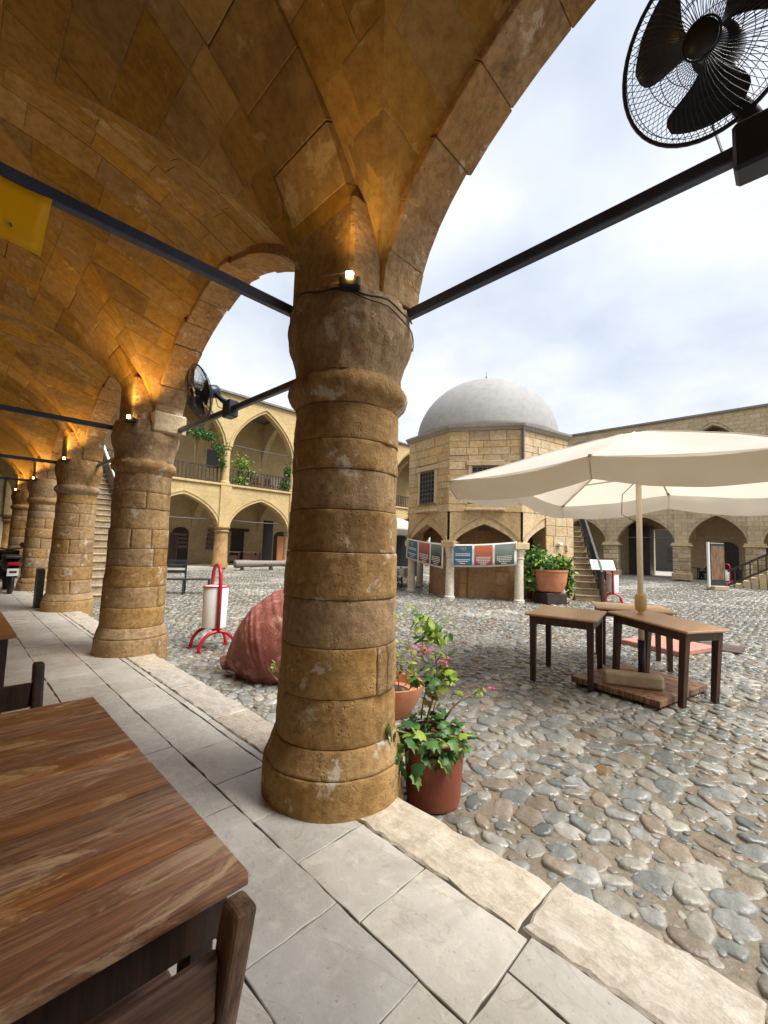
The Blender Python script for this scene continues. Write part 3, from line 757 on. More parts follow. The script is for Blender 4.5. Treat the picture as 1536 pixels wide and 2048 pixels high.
BAYS = [(-7.2, -2.62, 1.95, 0.35, 0.1, False), (-2.62, 2.13, 2.02, 0.40, 0.12, True), (2.13, 6.35, 1.86, 0.52, -0.02, True), (6.35, 10.6, 1.86, 0.50, -0.02, True),
        (10.6, 14.85, 1.86, 0.50, -0.02, True), (14.85, 19.1, 1.86, 0.5, -0.02, False), (19.1, 23.3, 1.86, 0.5, -0.02, False)]
for bi, (ya, yb, ha, dB, dC, detail) in enumerate(BAYS):
    yc = (ya + yb) / 2; ay = (yb - ya) / 2 - 0.27
    Z = bay_fn(yc, ay, ha, dB, dC)
    vault = MB()
    N = 22
    def th(k): return math.cos(math.pi * k / N)          # -1..1, dense at the springing
    for comp in range(4):
        def S(u, v):
            t = math.cos(math.pi / 2 * u) if True else u
            s_ = -t + 2 * t * v
            tx, ty = ((t, s_) if comp == 0 else (-t, s_) if comp == 1 else (s_, t) if comp == 2 else (s_, -t))
            # region where |tx| >= |ty| is governed by prof(ty)
            return (XC + AX * tx, yc + ay * ty, Z(tx, ty) + 0.008)
        vault.grid(S, 18, 24)
    vo = vault.build('vault', 'mortar_vault', arc, True)
    if not detail: continue
    rowsn = 11
    ths = [math.pi / 2 * k / rowsn for k in range(rowsn + 1)]
    look = (0.3, yc, 2.0)
    # compartment over the outer arch: courses run across the arcade
    for sg in (1, -1):
        for k in range(rowsn):
            t0, t1 = math.cos(ths[k]), math.cos(ths[k + 1])
            tm = (t0 + t1) / 2
            x0, x1 = XC + AX * t1, XF
            if x1 - x0 < 0.06: continue
            cuts = [x1]
            x = x1 - random.uniform(0.15, 0.5)
            while x > x0 + 0.16: cuts.append(x); x -= random.uniform(0.38, 0.62)
            cuts.append(x0)
            for cb_, ca_ in zip(cuts[:-1], cuts[1:]):
                def S(t, X, sg=sg):
                    tx = max(abs(t), (X - XC) / AX)
                    return (XC + AX * tx, yc + sg * ay * t, Z(tx, abs(t) if tx >= abs(t) else tx))
                g = 0.0025
                ang = [math.acos(min(1, t0)) + (math.acos(min(1, t1)) - math.acos(min(1, t0))) * q for q in (0.012, 0.5, 0.988)]
                us = [math.cos(a) for a in ang]
                vv = [ca_ + g + (cb_ - ca_ - 2 * g) * q for q in (0, 0.33, 0.66, 1)]
                if ca_ == x0: vv[0] = ca_
                curved_stone('vault_stone', S, us, vv, 'sandstone_vault', vo, look, 0.03, random.uniform(-0.0015, 0.0025))
    # compartments over the cross arches: courses run along the arcade
    for sy in (1, -1):
        for k in range(rowsn):
            t0, t1 = math.cos(ths[k]), math.cos(ths[k + 1])
            y0, y1 = ay * t1, ay
            if y1 - y0 < 0.06: continue
            cuts = [y1]; y = y1 - random.uniform(0.15, 0.5)
            while y > y0 + 0.16: cuts.append(y); y -= random.uniform(0.36, 0.6)
            cuts.append(y0)
            for cb_, ca_ in zip(cuts[:-1], cuts[1:]):
                def S(t, Yo, sy=sy):
                    ty = max(abs(t), Yo / ay)
                    return (XC + AX * t, yc + sy * ay * ty, Z(abs(t), ty))
                g = 0.0025
                ang = [math.acos(min(1, t0)) + (math.acos(min(1, t1)) - math.acos(min(1, t0))) * q for q in (0.012, 0.5, 0.988)]
                us = [math.cos(a) for a in ang]
                vv = [ca_ + g + (cb_ - ca_ - 2 * g) * q for q in (0, 0.33, 0.66, 1)]
                if ca_ == y0: vv[0] = ca_
                curved_stone('vault_stone', S, us, vv, 'sandstone_vault', vo, look, 0.03, random.uniform(-0.0015, 0.0025))

# --- arch rings: outer arches (towards the court) and cross arches
def voussoirs(parent, P3, n, w, depth, half, rise, name='voussoir', ragged=0.012, mat='sandstone'):
    """P3(s, d, z): s along the span (centred), d through the wall, z up; stones between profile angles"""
    for k in range(n):
        th0, th1 = math.pi * k / n, math.pi * (k + 1) / n
        pts_in, pts_out = [], []
        for q in (0.006, 0.5, 0.994):
            a = th0 + (th1 - th0) * q
            s_ = math.cos(a); z_ = prof(s_, w)
            s1 = math.cos(a) * half; z1 = ZS + z_ * rise
            nx_, nz_ = math.cos(a) * (half + depth), ZS + z_ * rise + depth * math.sin(a)
            pts_in.append((s1, z1)); pts_out.append((nx_, nz_))
        j0, j1 = random.uniform(-ragged, ragged), random.uniform(-ragged, ragged)
        dz = random.uniform(-0.008, 0.008)
        d0, d1 = -w_half[0] + j0 * 0.6, w_half[1] + j1
        m = MB(); vs = []
        for (d_) in (d0, d1):
            for (s_, z_) in pts_in: vs.append(P3(s_, d_, z_ + dz))
            for (s_, z_) in pts_out: vs.append(P3(s_, d_, z_))
        f = [(0,1,4,3),(1,2,5,4),(6,9,10,7),(7,10,11,8),(0,6,7,1),(1,7,8,2),(3,4,10,9),(4,5,11,10),(0,3,9,6),(2,8,11,5)]
        m.add(vs, f).build(name, mat, parent, bevel=0.005)
w_half = (0.17, 0.17)
XW = 1.945
for bi, (ya, yb, ha, dB, dC, detail) in enumerate(BAYS):
    if bi in (0, 6): continue
    yc = (ya + yb) / 2; half = (yb - ya) / 2 - 0.33
    rise = ha - dB - 0.04
    ringp = MB().add(*(lambda pts: ([(XW - 0.15, y, z) for y, z in pts] + [(XW + 0.15, y, z) for y, z in pts] , [(i, i + 1, len(pts) + i + 1, len(pts) + i) for i in range(len(pts) - 1)]))(
        [(yc + (half + 0.012) * math.cos(a), ZS + 0.012 + (rise) * prof(math.cos(a), 0.22)) for a in [math.pi * k / 24 for k in range(25)]])).build('outer_arch', 'mortar_vault', arc)
    voussoirs(ringp, lambda s_, d_, z_: (XW + d_, yc + s_, z_), 15 if bi < 5 else 11, 0.22, 0.34, half, rise, ragged=0.02)
for pi in range(1, 7):
    py = PYS[pi]
    rise = 1.82
    halfx = 1.93
    ribp = MB()
    def Sx(u, v): 
        a = math.pi * u; return (XC + (halfx + 0.012) * math.cos(a), py - 0.24 + 0.48 * v, ZS + 0.012 + rise * prof(math.cos(a), 0.15))
    ribp.grid(Sx, 30, 1); rb_ = ribp.build('cross_arch', 'mortar_vault', arc)
    w_half = (0.276, 0.276)
    voussoirs(rb_, lambda s_, d_, z_: (XC + s_, py + d_, z_), 17 if pi < 5 else 11, 0.15, 0.30, halfx, rise, ragged=0.006, mat='sandstone_vault')
w_half = (0.17, 0.17)
for py in PYS[1:7]:
    MB().bx(1.52, 2.09, py - 0.31, py + 0.31, 2.97, 3.55).build('impost', 'sandstone', arc, bevel=0.02)
# the projecting impost block on the second pillar
MB().bx(1.74, 2.16, 5.93, 6.16, 2.86, 3.13).build('impost_block', 'sandstone_pale', arc, bevel=0.02)
# solid wall over the arches, first floor, inner wall: they close the wing
ww = MB()
for bi, (ya, yb, ha, dB, dC, detail) in enumerate(BAYS):
    yc = (ya + yb) / 2; half = (yb - ya) / 2 - 0.33; rise = ha - dB - 0.04
    pts = [(yc + (half + 0.2) * math.cos(a), ZS + 0.2 * math.sin(a) + rise * prof(math.cos(a), 0.22)) for a in [math.pi * k / 20 for k in range(21)]]
    pts = [(yb, ZS)] + pts + [(ya, ZS)]
    for (y0, z0), (y1, z1) in zip(pts[:-1], pts[1:]):
        ww.hexa([(1.80, y0, z0), (2.09, y0, z0), (2.09, y1, z1), (1.80, y1, z1), (1.80, y0, 10.6), (2.09, y0, 10.6), (2.09, y1, 10.6), (1.80, y1, 10.6)])
ww.build('outer_wall', 'wall_west', arc)
MB().bx(-2.6, 1.79, -7.4, 24.0, 5.15, 5.4).build('upper_floor', 'plaster', arc)
MB().bx(-2.75, -2.36, -8, 24.4, -0.02, 6.0).build('inner_wall', 'plaster', arc)
MB().bx(-2.35, 1.6, 24.0, 24.4, -0.02, 5.14).build('end_wall', 'plaster', arc)

# --- tie rods, lamps, cables
def rod(a, b, label, thick=0.05, tall=0.062):
    m = MB().beam(a, b, thick, tall)
    o = m.build('tie_rod', 'rod_iron_hazed', None, bevel=0.006)
    return tag(o, label, 'tie rod', 'iron tie rods between the pillars')
rod((-2.36, 2.36, 2.965), (1.62, 2.36, 2.985), 'black iron tie rod crossing the arcade with the yellow sheet on it')
rod((2.02, 1.92, 2.985), (2.00, -2.3, 3.02), 'iron tie rod carrying the large fan against the sky')
rod((2.10, 2.40, 2.90), (2.08, 6.12, 2.93), 'iron tie rod carrying the small fan between the two nearest pillars')
rod((-2.36, 6.52, 2.90), (1.55, 6.52, 2.92), 'thin black tie rod crossing the arcade at the second pillar')
rod((-2.36, 10.75, 2.93), (1.55, 10.75, 2.95), 'thin black tie rod crossing the arcade at the third pillar')
rod((2.05, 6.6, 2.88), (2.05, 10.35, 2.93), 'iron tie rod along the arcade from second to third pillar')
rod((-2.36, 15.0, 2.93), (1.55, 15.0, 2.95), 'distant tie rod crossing the arcade at the fourth pillar')

NTH = ['nearest pillar', 'second pillar', 'third pillar', 'fourth pillar', 'fifth pillar']
for k, py in enumerate(PYS[2:7]):
    x, y, z = 1.50, py - 0.33, 2.93
    t = thing('flood_lamp', 'small lit amber floodlight on the capital of the %s' % NTH[k], 'lamp', (x, y, z), 0, 'amber floodlights on the capitals')
    mb = MB(Matrix.Translation((x, y, z)) @ Matrix.Rotation(d2(225), 4, 'Z'))
    mb.bx(-0.035, 0.035, -0.06, 0.06, -0.01, 0.055); mb.build('housing', 'black_plastic', t, bevel=0.01)
    mb = MB(Matrix.Translation((x, y, z)) @ Matrix.Rotation(d2(225), 4, 'Z'))
    mb.bx(0.0355, 0.05, -0.022, 0.022, 0.03, 0.072); mb.build('lens', 'lamp_glow', t, bevel=0.008)
    mb = MB().tube([(x + 0.05, y + 0.1, z + 0.07), (x, y, z + 0.09), (x - 0.1, y + 0.12, z + 0.075)], 0.005, 6); mb.build('bracket', 'grey_metal', t)
    ld = bpy.data.lights.new('flood_light', 'SPOT'); ld.energy = 6.0 if k == 0 else 26.0; ld.color = (1.0, 0.54, 0.13); ld.spot_size = math.radians(165); ld.spot_blend = 0.6; ld.shadow_soft_size = 0.03
    lo = bpy.data.objects.new('flood_light', ld); COL.objects.link(lo); lo.parent = t
    lo.location = (-0.10, -0.10, 0.11)
    lo.rotation_euler = Vector((0.55, 0.55, -1.0)).to_track_quat('-Z', 'Y').to_euler()
    lo.rotation_euler = Vector((-0.30, -0.25, 1.0)).to_track_quat('-Z', 'Y').to_euler()
def cable(pts, label, r=0.006):
    return tag(MB().tube(pts, r, 6).build('cable', 'cable', None, True), label, 'cable')
def arcpts(cx, cy, r, a0, a1, z0, z1, n=14, wob=0.0):
    return [(cx + r * math.cos(d2(a0 + (a1 - a0) * k / n)), cy + r * math.sin(d2(a0 + (a1 - a0) * k / n)), z0 + (z1 - z0) * k / n + wob * math.sin(k * 1.3)) for k in range(n + 1)]
cable(arcpts(PX, 2.13, 0.418, 175, 300, 2.955, 2.90, 16, 0.012), 'thin dark cable wrapped round the top of the nearest pillar')
cable(arcpts(PX, 2.13, 0.425, 215, 320, 2.93, 2.80, 14, 0.01), 'second thin cable sagging round the nearest capital', 0.004)

# yellow sheet hanging from the tie rod
t = thing('yellow_sheet', 'bright yellow sheet hanging from the black tie rod overhead', 'sign', (0.0, 2.34, 2.93))
def ys(u, v): 
    x = 0.205 - 0.02 * v - u * 0.62; return (x, 2.315 + 0.014 * math.sin(u * 9 + v * 3), 2.935 - v * (0.245 + 0.03 * (1 - u)))
MB().grid(ys, 14, 6).build('sheet', 'yellow_sheet', t, True, solid=0.004)
MB().tube([(0.075, 2.305, 2.735), (0.075, 2.325, 2.735)], 0.011, 10).build('eyelet', 'grey_metal', t)

# ------------------------------------------------------------------ fans
def fan(center, normal, r, mount, label, spin):
    t = thing('wall_fan', label, 'fan', center, 0, 'black fans on the tie rods')
    n = Vector(normal).normalized(); x = n.cross(Vector((0, 0, 1))).normalized(); y = x.cross(n)
    M = Matrix((( x.x, y.x, n.x, center[0]), (x.y, y.y, n.y, center[1]), (x.z, y.z, n.z, center[2]), (0, 0, 0, 1)))
    # guard
    ring = [M @ Vector((r * math.cos(a), r * math.sin(a), 0)) for a in [2 * math.pi * k / 48 for k in range(48)]]
    MB().tube(ring, 0.009, 8, closed=True).build('guard_rim', 'fan_black', t, True)
    for side, nm in ((1, 'front_guard'), (-1, 'rear_guard')):
        g = MB(); nw = 76
        for k in range(nw):
            a = 2 * math.pi * k / nw; sw = 0.35 * side
            pts = []
            for q in range(6):
                f = q / 5; rr = r * (1 - f * 0.80); aa = a + sw * f * 0.8
                zz = side * 0.085 * math.sin(min(1, f * 1.7) * math.pi / 2)
                pts.append(M @ Vector((rr * math.cos(aa), rr * math.sin(aa), zz)))
            g.tube(pts, 0.0014, 4, cap=False)
        for fr, zz in ((0.93, 0.03), (0.62, 0.075), (0.42, 0.085)):
            g.tube([M @ Vector((r * fr * math.cos(a), r * fr * math.sin(a), side * zz)) for a in [2 * math.pi * k / 40 for k in range(40)]], 0.0018, 4, closed=True)
        g.tube([M @ Vector((r * 0.2 * math.cos(a), r * 0.2 * math.sin(a), side * 0.085)) for a in [2 * math.pi * k / 24 for k in range(24)]], 0.004, 5, closed=True)
        g.build(nm, 'fan_black', t, True)
    MB(M).lathe((0, 0, 0.080), [(0.0, 0.0), (0.055, 0.0), (0.055, 0.012), (0.0, 0.012)], 20, False).build('badge', 'black_plastic', t, True)
    for k in range(3):
        b = MB()
        def Sb(u, v, k=k):
            rr = r * (0.14 + 0.74 * u)
            wdt = 0.30 + 1.0 * math.sin(min(1, u * 0.95 + 0.05) * math.pi * 0.62)
            tip = 1 - 0.32 * max(0, (u - 0.75) / 0.25) ** 2
            a = spin + 2 * math.pi * k / 3 + (v - 0.5) * wdt * tip + 0.25 * u
            return M @ Vector((rr * math.cos(a), rr * math.sin(a), (v - 0.5) * 0.07 * (1 - 0.4 * u)))
        b.grid(Sb, 12, 8).build('blade', 'fan_black', t, True, solid=0.003)
    MB(M).lathe((0, 0, -0.02), [(0.0, 0.055), (0.03, 0.055), (0.05, 0.03), (0.052, -0.03), (0.0, -0.03)], 20, False).build('hub', 'fan_black', t, True)
    MB(M).lathe((0, 0, -0.09), [(0.0, -0.16), (0.05, -0.158), (0.075, -0.13), (0.082, -0.05), (0.078, 0.0), (0.05, 0.01), (0.0, 0.01)], 20, False).build('motor', 'fan_black', t, True)
    mt = Vector(mount); back = M @ Vector((0, -0.02, -0.19))
    MB().tube([back, (back + mt) / 2 + Vector((0.02, 0, 0.0)), mt + Vector((0, 0, 0.05))], [0.03, 0.034, 0.038], 10).build('neck', 'fan_black', t, True)
    MB().bx(mt.x - 0.06, mt.x + 0.06, mt.y - 0.085, mt.y + 0.075, mt.z - 0.10, mt.z + 0.09).build('bracket', 'fan_black', t, bevel=0.012)
    MB().tube([M @ Vector((0.03, -0.05, -0.2)), M @ Vector((0.08, -0.16, -0.22)), mt + Vector((0.02, 0.10, 0.0)), mt + Vector((0, 0.16, 0.035))], 0.005, 6).build('power_cord', 'cable', t, True)
    return t
fan((1.89, 0.185, 3.42), (-0.86, 0.14, -0.49), 0.30, (2.01, 0.055, 3.0), 'large black fan seen from below in the top corner against the sky', 0.5)
fan((1.90, 4.93, 3.17), (-0.93, 0.05, -0.30), 0.31, (2.09, 4.50, 2.93), 'black fan on the tie rod beside the second pillar', 1.1)

# ------------------------------------------------------------------ two-storey wings round the court
def arch_wall(mb, Fm, s0, s1, z0, z1, half, zs, rise, w, d0, d1, n=22, sc_=None):
    c = (s0 + s1) / 2 if sc_ is None else sc_
    pts = [(c - half * math.cos(math.pi * k / n), zs + rise * prof(math.cos(math.pi * k / n), w)) for k in range(n + 1)]
    def quad(a, b, cc, dd): mb.add([Fm(*a), Fm(*b), Fm(*cc), Fm(*dd)], [(0, 1, 2, 3)])
    pts2 = [(s0, z0)] + ([(c - half, z0)] if z0 < zs - 1e-6 else []) + pts + ([(c + half, z0)] if z0 < zs - 1e-6 else []) + [(s1, z0)]
    for (a, za), (b, zb) in zip(pts2[:-1], pts2[1:]):
        if abs(b - a) > 1e-6:
            quad((a, d0, za), (b, d0, zb), (b, d0, z1), (a, d0, z1))
            quad((b, d1, zb), (a, d1, za), (a, d1, z1), (b, d1, z1))
        quad((a, d0, za), (a, d1, za), (b, d1, zb), (b, d0, zb))
    quad((s0, d0, z1), (s1, d0, z1), (s1, d1, z1), (s0, d1, z1))
    return mb
def fbox(mb, Fm, s0, s1, d0, d1, z0, z1):
    p = [Fm(s0, d0, z0), Fm(s1, d0, z0), Fm(s1, d1, z0), Fm(s0, d1, z0), Fm(s0, d0, z1), Fm(s1, d0, z1), Fm(s1, d1, z1), Fm(s0, d1, z1)]
    return mb.hexa(p)
def hood(mb, Fm, c, half, zs, rise, w, d, wid=0.09, dep=0.06, n=22):
    P = []
    for k in range(n + 1):
        a = math.pi * k / n
        P.append(((c - half * math.cos(a), zs + rise * prof(math.cos(a), w)), (c - (half + wid) * math.cos(a), zs + (rise + wid * 1.25) * prof(math.cos(a), w))))
    for (i0, o0), (i1, o1) in zip(P[:-1], P[1:]):
        mb.hexa([Fm(i0[0], d, i0[1]), Fm(i1[0], d, i1[1]), Fm(o1[0], d, o1[1]), Fm(o0[0], d, o0[1]),
                 Fm(i0[0], d - dep, i0[1]), Fm(i1[0], d - dep, i1[1]), Fm(o1[0], d - dep, o1[1]), Fm(o0[0], d - dep, o0[1])])
def railing(Fm, s0, s1, d, z0, parent, step=0.21, h=0.98, mat='rail_wood'):
    mb = MB(); z1 = z0 + h
    fbox(mb, Fm, s0, s1, d - 0.04, d + 0.04, z1 - 0.07, z1); fbox(mb, Fm, s0, s1, d - 0.03, d + 0.03, z0 + 0.06, z0 + 0.12)
    n = max(2, int((s1 - s0) / step))
    for k in range(n + 1):
        s = s0 + 0.03 + (s1 - s0 - 0.06) * k / n; ww_ = 0.05 if k % 6 == 0 else 0.028
        fbox(mb, Fm, s - ww_, s + ww_, d - 0.025, d + 0.025, z0, z1 - 0.07)
    return mb.build('railing', mat, parent)
def window(Fm, c, z0, z1, wd, d, parent, frame='door_dark', pane='glass_dark', mull=True):
    mb = MB(); fbox(mb, Fm, c - wd/2, c + wd/2, d - 0.05, d - 0.002, z0, z1); wn_ = mb.build('window', frame, parent)
    cols, rws = 2, 3
    for i in range(cols):
        for j in range(rws):
            a = c - wd/2 + 0.07 + (wd - 0.14) * i / cols; b = c - wd/2 + 0.07 + (wd - 0.14) * (i + 1) / cols
            e = z0 + 0.07 + (z1 - z0 - 0.14) * j / rws; f = z0 + 0.07 + (z1 - z0 - 0.14) * (j + 1) / rws
            m2 = MB(); fbox(m2, Fm, a + 0.03, b - 0.03, d - 0.06, d - 0.045, e + 0.03, f - 0.03); m2.build('pane', pane, wn_)
    return wn_
def door(Fm, c, z0, z1, wd, d, parent, mat='door_dark', arched=True):
    mb = MB(); n = 12
    top = [(c - wd/2 * math.cos(math.pi * k / n), z1 - wd * 0.35 + wd * 0.35 * math.sin(math.pi * k / n)) for k in range(n + 1)] if arched else [(c - wd/2, z1), (c + wd/2, z1)]
    ring = [(c - wd/2, z0)] + top + [(c + wd/2, z0)]
    vs = [Fm(s, d - 0.05, z) for s, z in ring] + [Fm(s, d - 0.002, z) for s, z in ring]; m = len(ring)
    mb.add(vs, [tuple(range(m))] + [(i, (i + 1) % m, m + (i + 1) % m, m + i) for i in range(m)])
    return mb.build('door', mat, parent)

def wing(root, Fm, piers, wallmat, base_z, dims, square=False, back_d=4.2, upper=True, roofmat='roof_edge', rails=True, pil=True, open_back=(), uw=0.42):
    zs, crown, zf, uzs, ucrown, ztop = dims
    th = 0.5
    for i, (a, b) in enumerate(zip(piers[:-1], piers[1:])):
        half = (b - a) / 2 - 0.36
        m = arch_wall(MB(), Fm, a, b, zs, zf, half, zs, crown - zs, 0.28, 0, th); m.build('ground_arch', wallmat, root)
        hb = MB(); hood(hb, Fm, (a + b) / 2, half + 0.16, zs, crown - zs + 0.16, 0.28, -0.002, 0.05, 0.03); hb.build('arch_moulding', wallmat, root)
        if upper:
            uh = (b - a) / 2 - 0.27
            m = arch_wall(MB(), Fm, a, b, uzs, ztop, uh, uzs, ucrown - uzs, uw, 0.03, th - 0.03); m.build('upper_arch', wallmat, root)
            hb = MB(); hood(hb, Fm, (a + b) / 2, uh + 0.13, uzs, ucrown - uzs + 0.18, uw, 0.03, 0.10, 0.07); hb.build('arch_moulding', wallmat, root)
            if rails: railing(Fm, a + 0.25, b - 0.25, 0.2, zf + 0.13, root)
        # cross arches seen inside
        T = lambda s_, d_, z_: Fm(d_, s_, z_)
        m = arch_wall(MB(), lambda s_, d_, z_, b=b: Fm(b + d_, s_, z_), th, back_d, zs, zf - 0.05, (back_d - th) / 2 - 0.05, zs, crown - zs + 0.1, 0.25, -0.22, 0.22, 16); m.build('cross_arch', 'plaster', root)
        if upper:
            m = arch_wall(MB(), lambda s_, d_, z_, b=b: Fm(b + d_, s_, z_), th, back_d, uzs, ztop - 0.1, (back_d - th) / 2 - 0.05, uzs, ucrown - uzs - 0.1, 0.3, -0.18, 0.18, 16); m.build('cross_arch', 'plaster', root)
    S0, S1 = piers[0], piers[-1]
    mb = MB(); fbox(mb, Fm, S0, S1, -0.10, th + 0.06, zf, zf + 0.13); mb.build('floor_ledge', wallmat, root, bevel=0.02)
    mb = MB(); fbox(mb, Fm, S0, S1, th + 0.061, back_d + 0.5, zf + 0.02, zf + 0.10); mb.build('gallery_floor', 'plaster', root)
    mb = MB(); fbox(mb, Fm, S0, S1, -0.14, back_d + 0.5, ztop + 0.001, ztop + 0.12); mb.build('roof', roofmat, root)
    mb = MB(); fbox(mb, Fm, S0, S1, th + 0.01, back_d, zf - 0.12, zf - 0.04); mb.build('ceiling', 'plaster', root)
    mb = MB(); fbox(mb, Fm, S0, S1, -0.12, back_d, G - 0.2, base_z); mb.build('plinth', 'grey_stone', root)
    segs = [S0] + [x for o in open_back for x in o] + [S1]
    for a, b in zip(segs[::2], segs[1::2]):
        mb = MB(); fbox(mb, Fm, a, b, back_d, back_d + 0.4, G - 0.2, ztop); mb.build('back_wall', 'plaster', root)
    for a, b in open_back:
        mb = MB(); fbox(mb, Fm, a, b, back_d, back_d + 0.4, 3.4, ztop); mb.build('back_wall', 'plaster', root)
    for s in piers:
        c = Fm(s, 0.26, 0)
        mb = MB()
        if square:
            fbox(mb, Fm, s - 0.44, s + 0.44, -0.12, 0.56, base_z - 0.1, zs - 0.22)
            p = mb.build('pier', 'rough_stone', root)
            z = base_z; 
            while z < zs - 0.3:
                hh = random.uniform(0.2, 0.34); z1 = min(z + hh, zs - 0.22); cut = random.uniform(-0.2, 0.2)
                for (u0, u1) in ((-0.47, cut), (cut, 0.47)):
                    m2 = MB(); e = random.uniform(0, 0.03)
                    fbox(m2, Fm, s + u0 + 0.012, s + u1 - 0.012, -0.15 - e, 0.1, z + 0.012, z1 - 0.012); m2.build('pier_stone', 'rough_stone', p, bevel=0.03)
                z = z1
            m2 = MB(); fbox(m2, Fm, s - 0.53, s + 0.53, -0.2, 0.6, base_z - 0.05, base_z + 0.42); m2.build('pier_base', 'rough_stone', p, bevel=0.05)
            m2 = MB(); fbox(m2, Fm, s - 0.56, s + 0.56, -0.22, 0.62, zs - 0.22, zs - 0.12); fbox(m2, Fm, s - 0.50, s + 0.50, -0.17, 0.58, zs - 0.12, zs - 0.0); m2.build('capital', 'sandstone_pale', p, bevel=0.02)
        else:
            mb.lathe((c[0], c[1], 0), [(0.47, base_z - 0.05), (0.47, base_z + 0.18), (0.42, base_z + 0.26), (0.37, zs - 0.3)], 20)
            p = mb.build('pier', 'sandstone', root, smooth=False); smooth_by_angle(p)
            m2 = MB().lathe((c[0], c[1], 0), [(0.37, zs - 0.30), (0.43, zs - 0.28), (0.45, zs - 0.22), (0.42, zs - 0.18), (0.40, zs - 0.16), (0.44, zs - 0.10), (0.50, zs - 0.04), (0.50, zs)], 20)
            smooth_by_angle(m2.build('capital', 'sandstone', p))
        if pil:
            m2 = MB(); fbox(m2, Fm, s - 0.34, s + 0.34, -0.09, 0.05, zs, zf - 0.002); m2.build('pilaster', wallmat, root, bevel=0.02)
        if upper:
            m2 = MB().lathe((c[0], c[1], 0), [(0.31, zf + 0.13), (0.31, zf + 0.25), (0.25, zf + 0.32), (0.235, uzs - 0.2), (0.29, uzs - 0.16), (0.30, uzs - 0.1), (0.27, uzs - 0.06), (0.32, uzs)], 16)
            smooth_by_angle(m2.build('gallery_column', wallmat, root))

NY, EX = 24.0, 33.0
FN = lambda s, d, z: (s, NY + d, z)
FE = lambda s, d, z: (EX + d, s, z)
north = thing('north_wing', 'two-storey yellow stone wing with pointed arches and wooden balcony rails', 'building', (11.2, NY, G))
wing(north, FN, [1.9, 6.5, 11.2, 15.9, 20.6, 25.3, 30.0, 32.9], 'wall_north', 0.0, (2.30, 4.02, 4.72, 7.1, 9.68, 10.25))
east = thing('east_wing', 'rough stone far wing behind the parasol with square piers and wide arches', 'building', (EX, 5.45, G))
wing(east, FE, [-6.2, -2.0, 1.85, 5.45, 9.6, 13.6, 17.6, 21.6, 23.95], 'wall_east', -0.04, (2.30, 4.02, 4.75, 7.0, 9.75, 10.4), square=True, back_d=4.4, open_back=((6.2, 7.9),), uw=0.15)
# north wing fittings
BD = 4.2
window(FN, 8.2, 1.05, 2.5, 1.1, BD, north)
window(FN, 8.3, 5.3, 6.6, 1.0, BD, north)
door(FN, 10.35, 0.0, 2.3, 1.0, BD, north)
door(FN, 17.7, 0.0, 2.35, 1.25, BD, north)
door(FN, 14.2, 0.0, 2.2, 0.95, BD, north, arched=False)
mb = MB(); fbox(mb, FN, 13.4, 15.0, BD - 0.10, BD - 0.001, 2.2, 2.42); mb.build('lintel', 'rail_wood', north)
door(FN, 8.9, 4.83, 6.9, 1.1, BD, north); door(FN, 14.4, 4.83, 6.7, 1.1, BD, north)
mb = MB(); fbox(mb, FN, 14.1, 14.7, BD - 0.04, BD - 0.001, 7.05, 7.4); mb.build('plaque', 'grey_stone', north)
mb = MB(); fbox(mb, FN, 16.6, 17.5, BD - 0.06, BD - 0.001, 5.4, 6.3); mb.build('notice_board', 'marble', north)
mb = MB(); fbox(mb, FN, 11.7, 12.5, BD - 0.06, BD - 0.001, 6.4, 7.6); mb.build('shutter', 'dark_panel', north)
for (a, b, z) in ((6.5, 11.2, 2.75), (11.2, 15.9, 2.75), (11.2, 15.9, 7.3)):
    tag(MB().tube([FN(a, 0.3, z), FN((a + b) / 2, 0.3, z - 0.05), FN(b, 0.3, z)], 0.025, 6).build('tie_rod', 'grey_metal', north), None)
# east wing fittings: gate passage with the street behind, doors
door(FE, 3.6, -0.04, 2.5, 1.3, 4.4, east, mat='dark_panel')
mb = MB(); fbox(mb, FE, 1.0, 2.2, 4.34, 4.399, 1.7, 2.4); mb.build('hatch', 'dark_panel', east)
for (a, b) in ((5.45, 9.6), (1.85, 5.45)):
    MB().tube([FE(a, 0.3, 2.65), FE(b, 0.3, 2.65)], 0.022, 6).build('tie_rod', 'grey_metal', east)
mb = MB(); fbox(mb, FE, 7.9, 9.3, 3.2, 4.35, -0.04, 3.6); mb.build('gate_leaf', 'dark_panel', east)
# street beyond the gate
street = MB().bx(EX + 4.9, EX + 20, 2, 12, G - 0.10, G + 0.09).build('street', 'grey_stone'); tag(street, 'strip of street seen through the gate passage', None, kind='structure')
hb_ = thing('street_house', 'dim house front across the street seen through the gate passage', 'building', (EX + 16, 7, 0))
MB().bx(EX + 16, EX + 17, 0, 14, G, 6).build('wall', 'shop_dark', hb_)
for k in range(3): MB().bx(EX + 15.9, EX + 15.999, 5.2 + k * 1.5, 6.2 + k * 1.5, 0.9, 2.2).build('window', 'glass_dark', hb_)
bl = MB().tube([(EX + 4.0, 8.0, 3.0), (EX + 4.0, 8.0, 3.05)], 0.09, 10).build('gate_bulb', 'bulb_glow'); tag(bl, 'small glowing bulb hanging inside the gate passage', 'lamp')

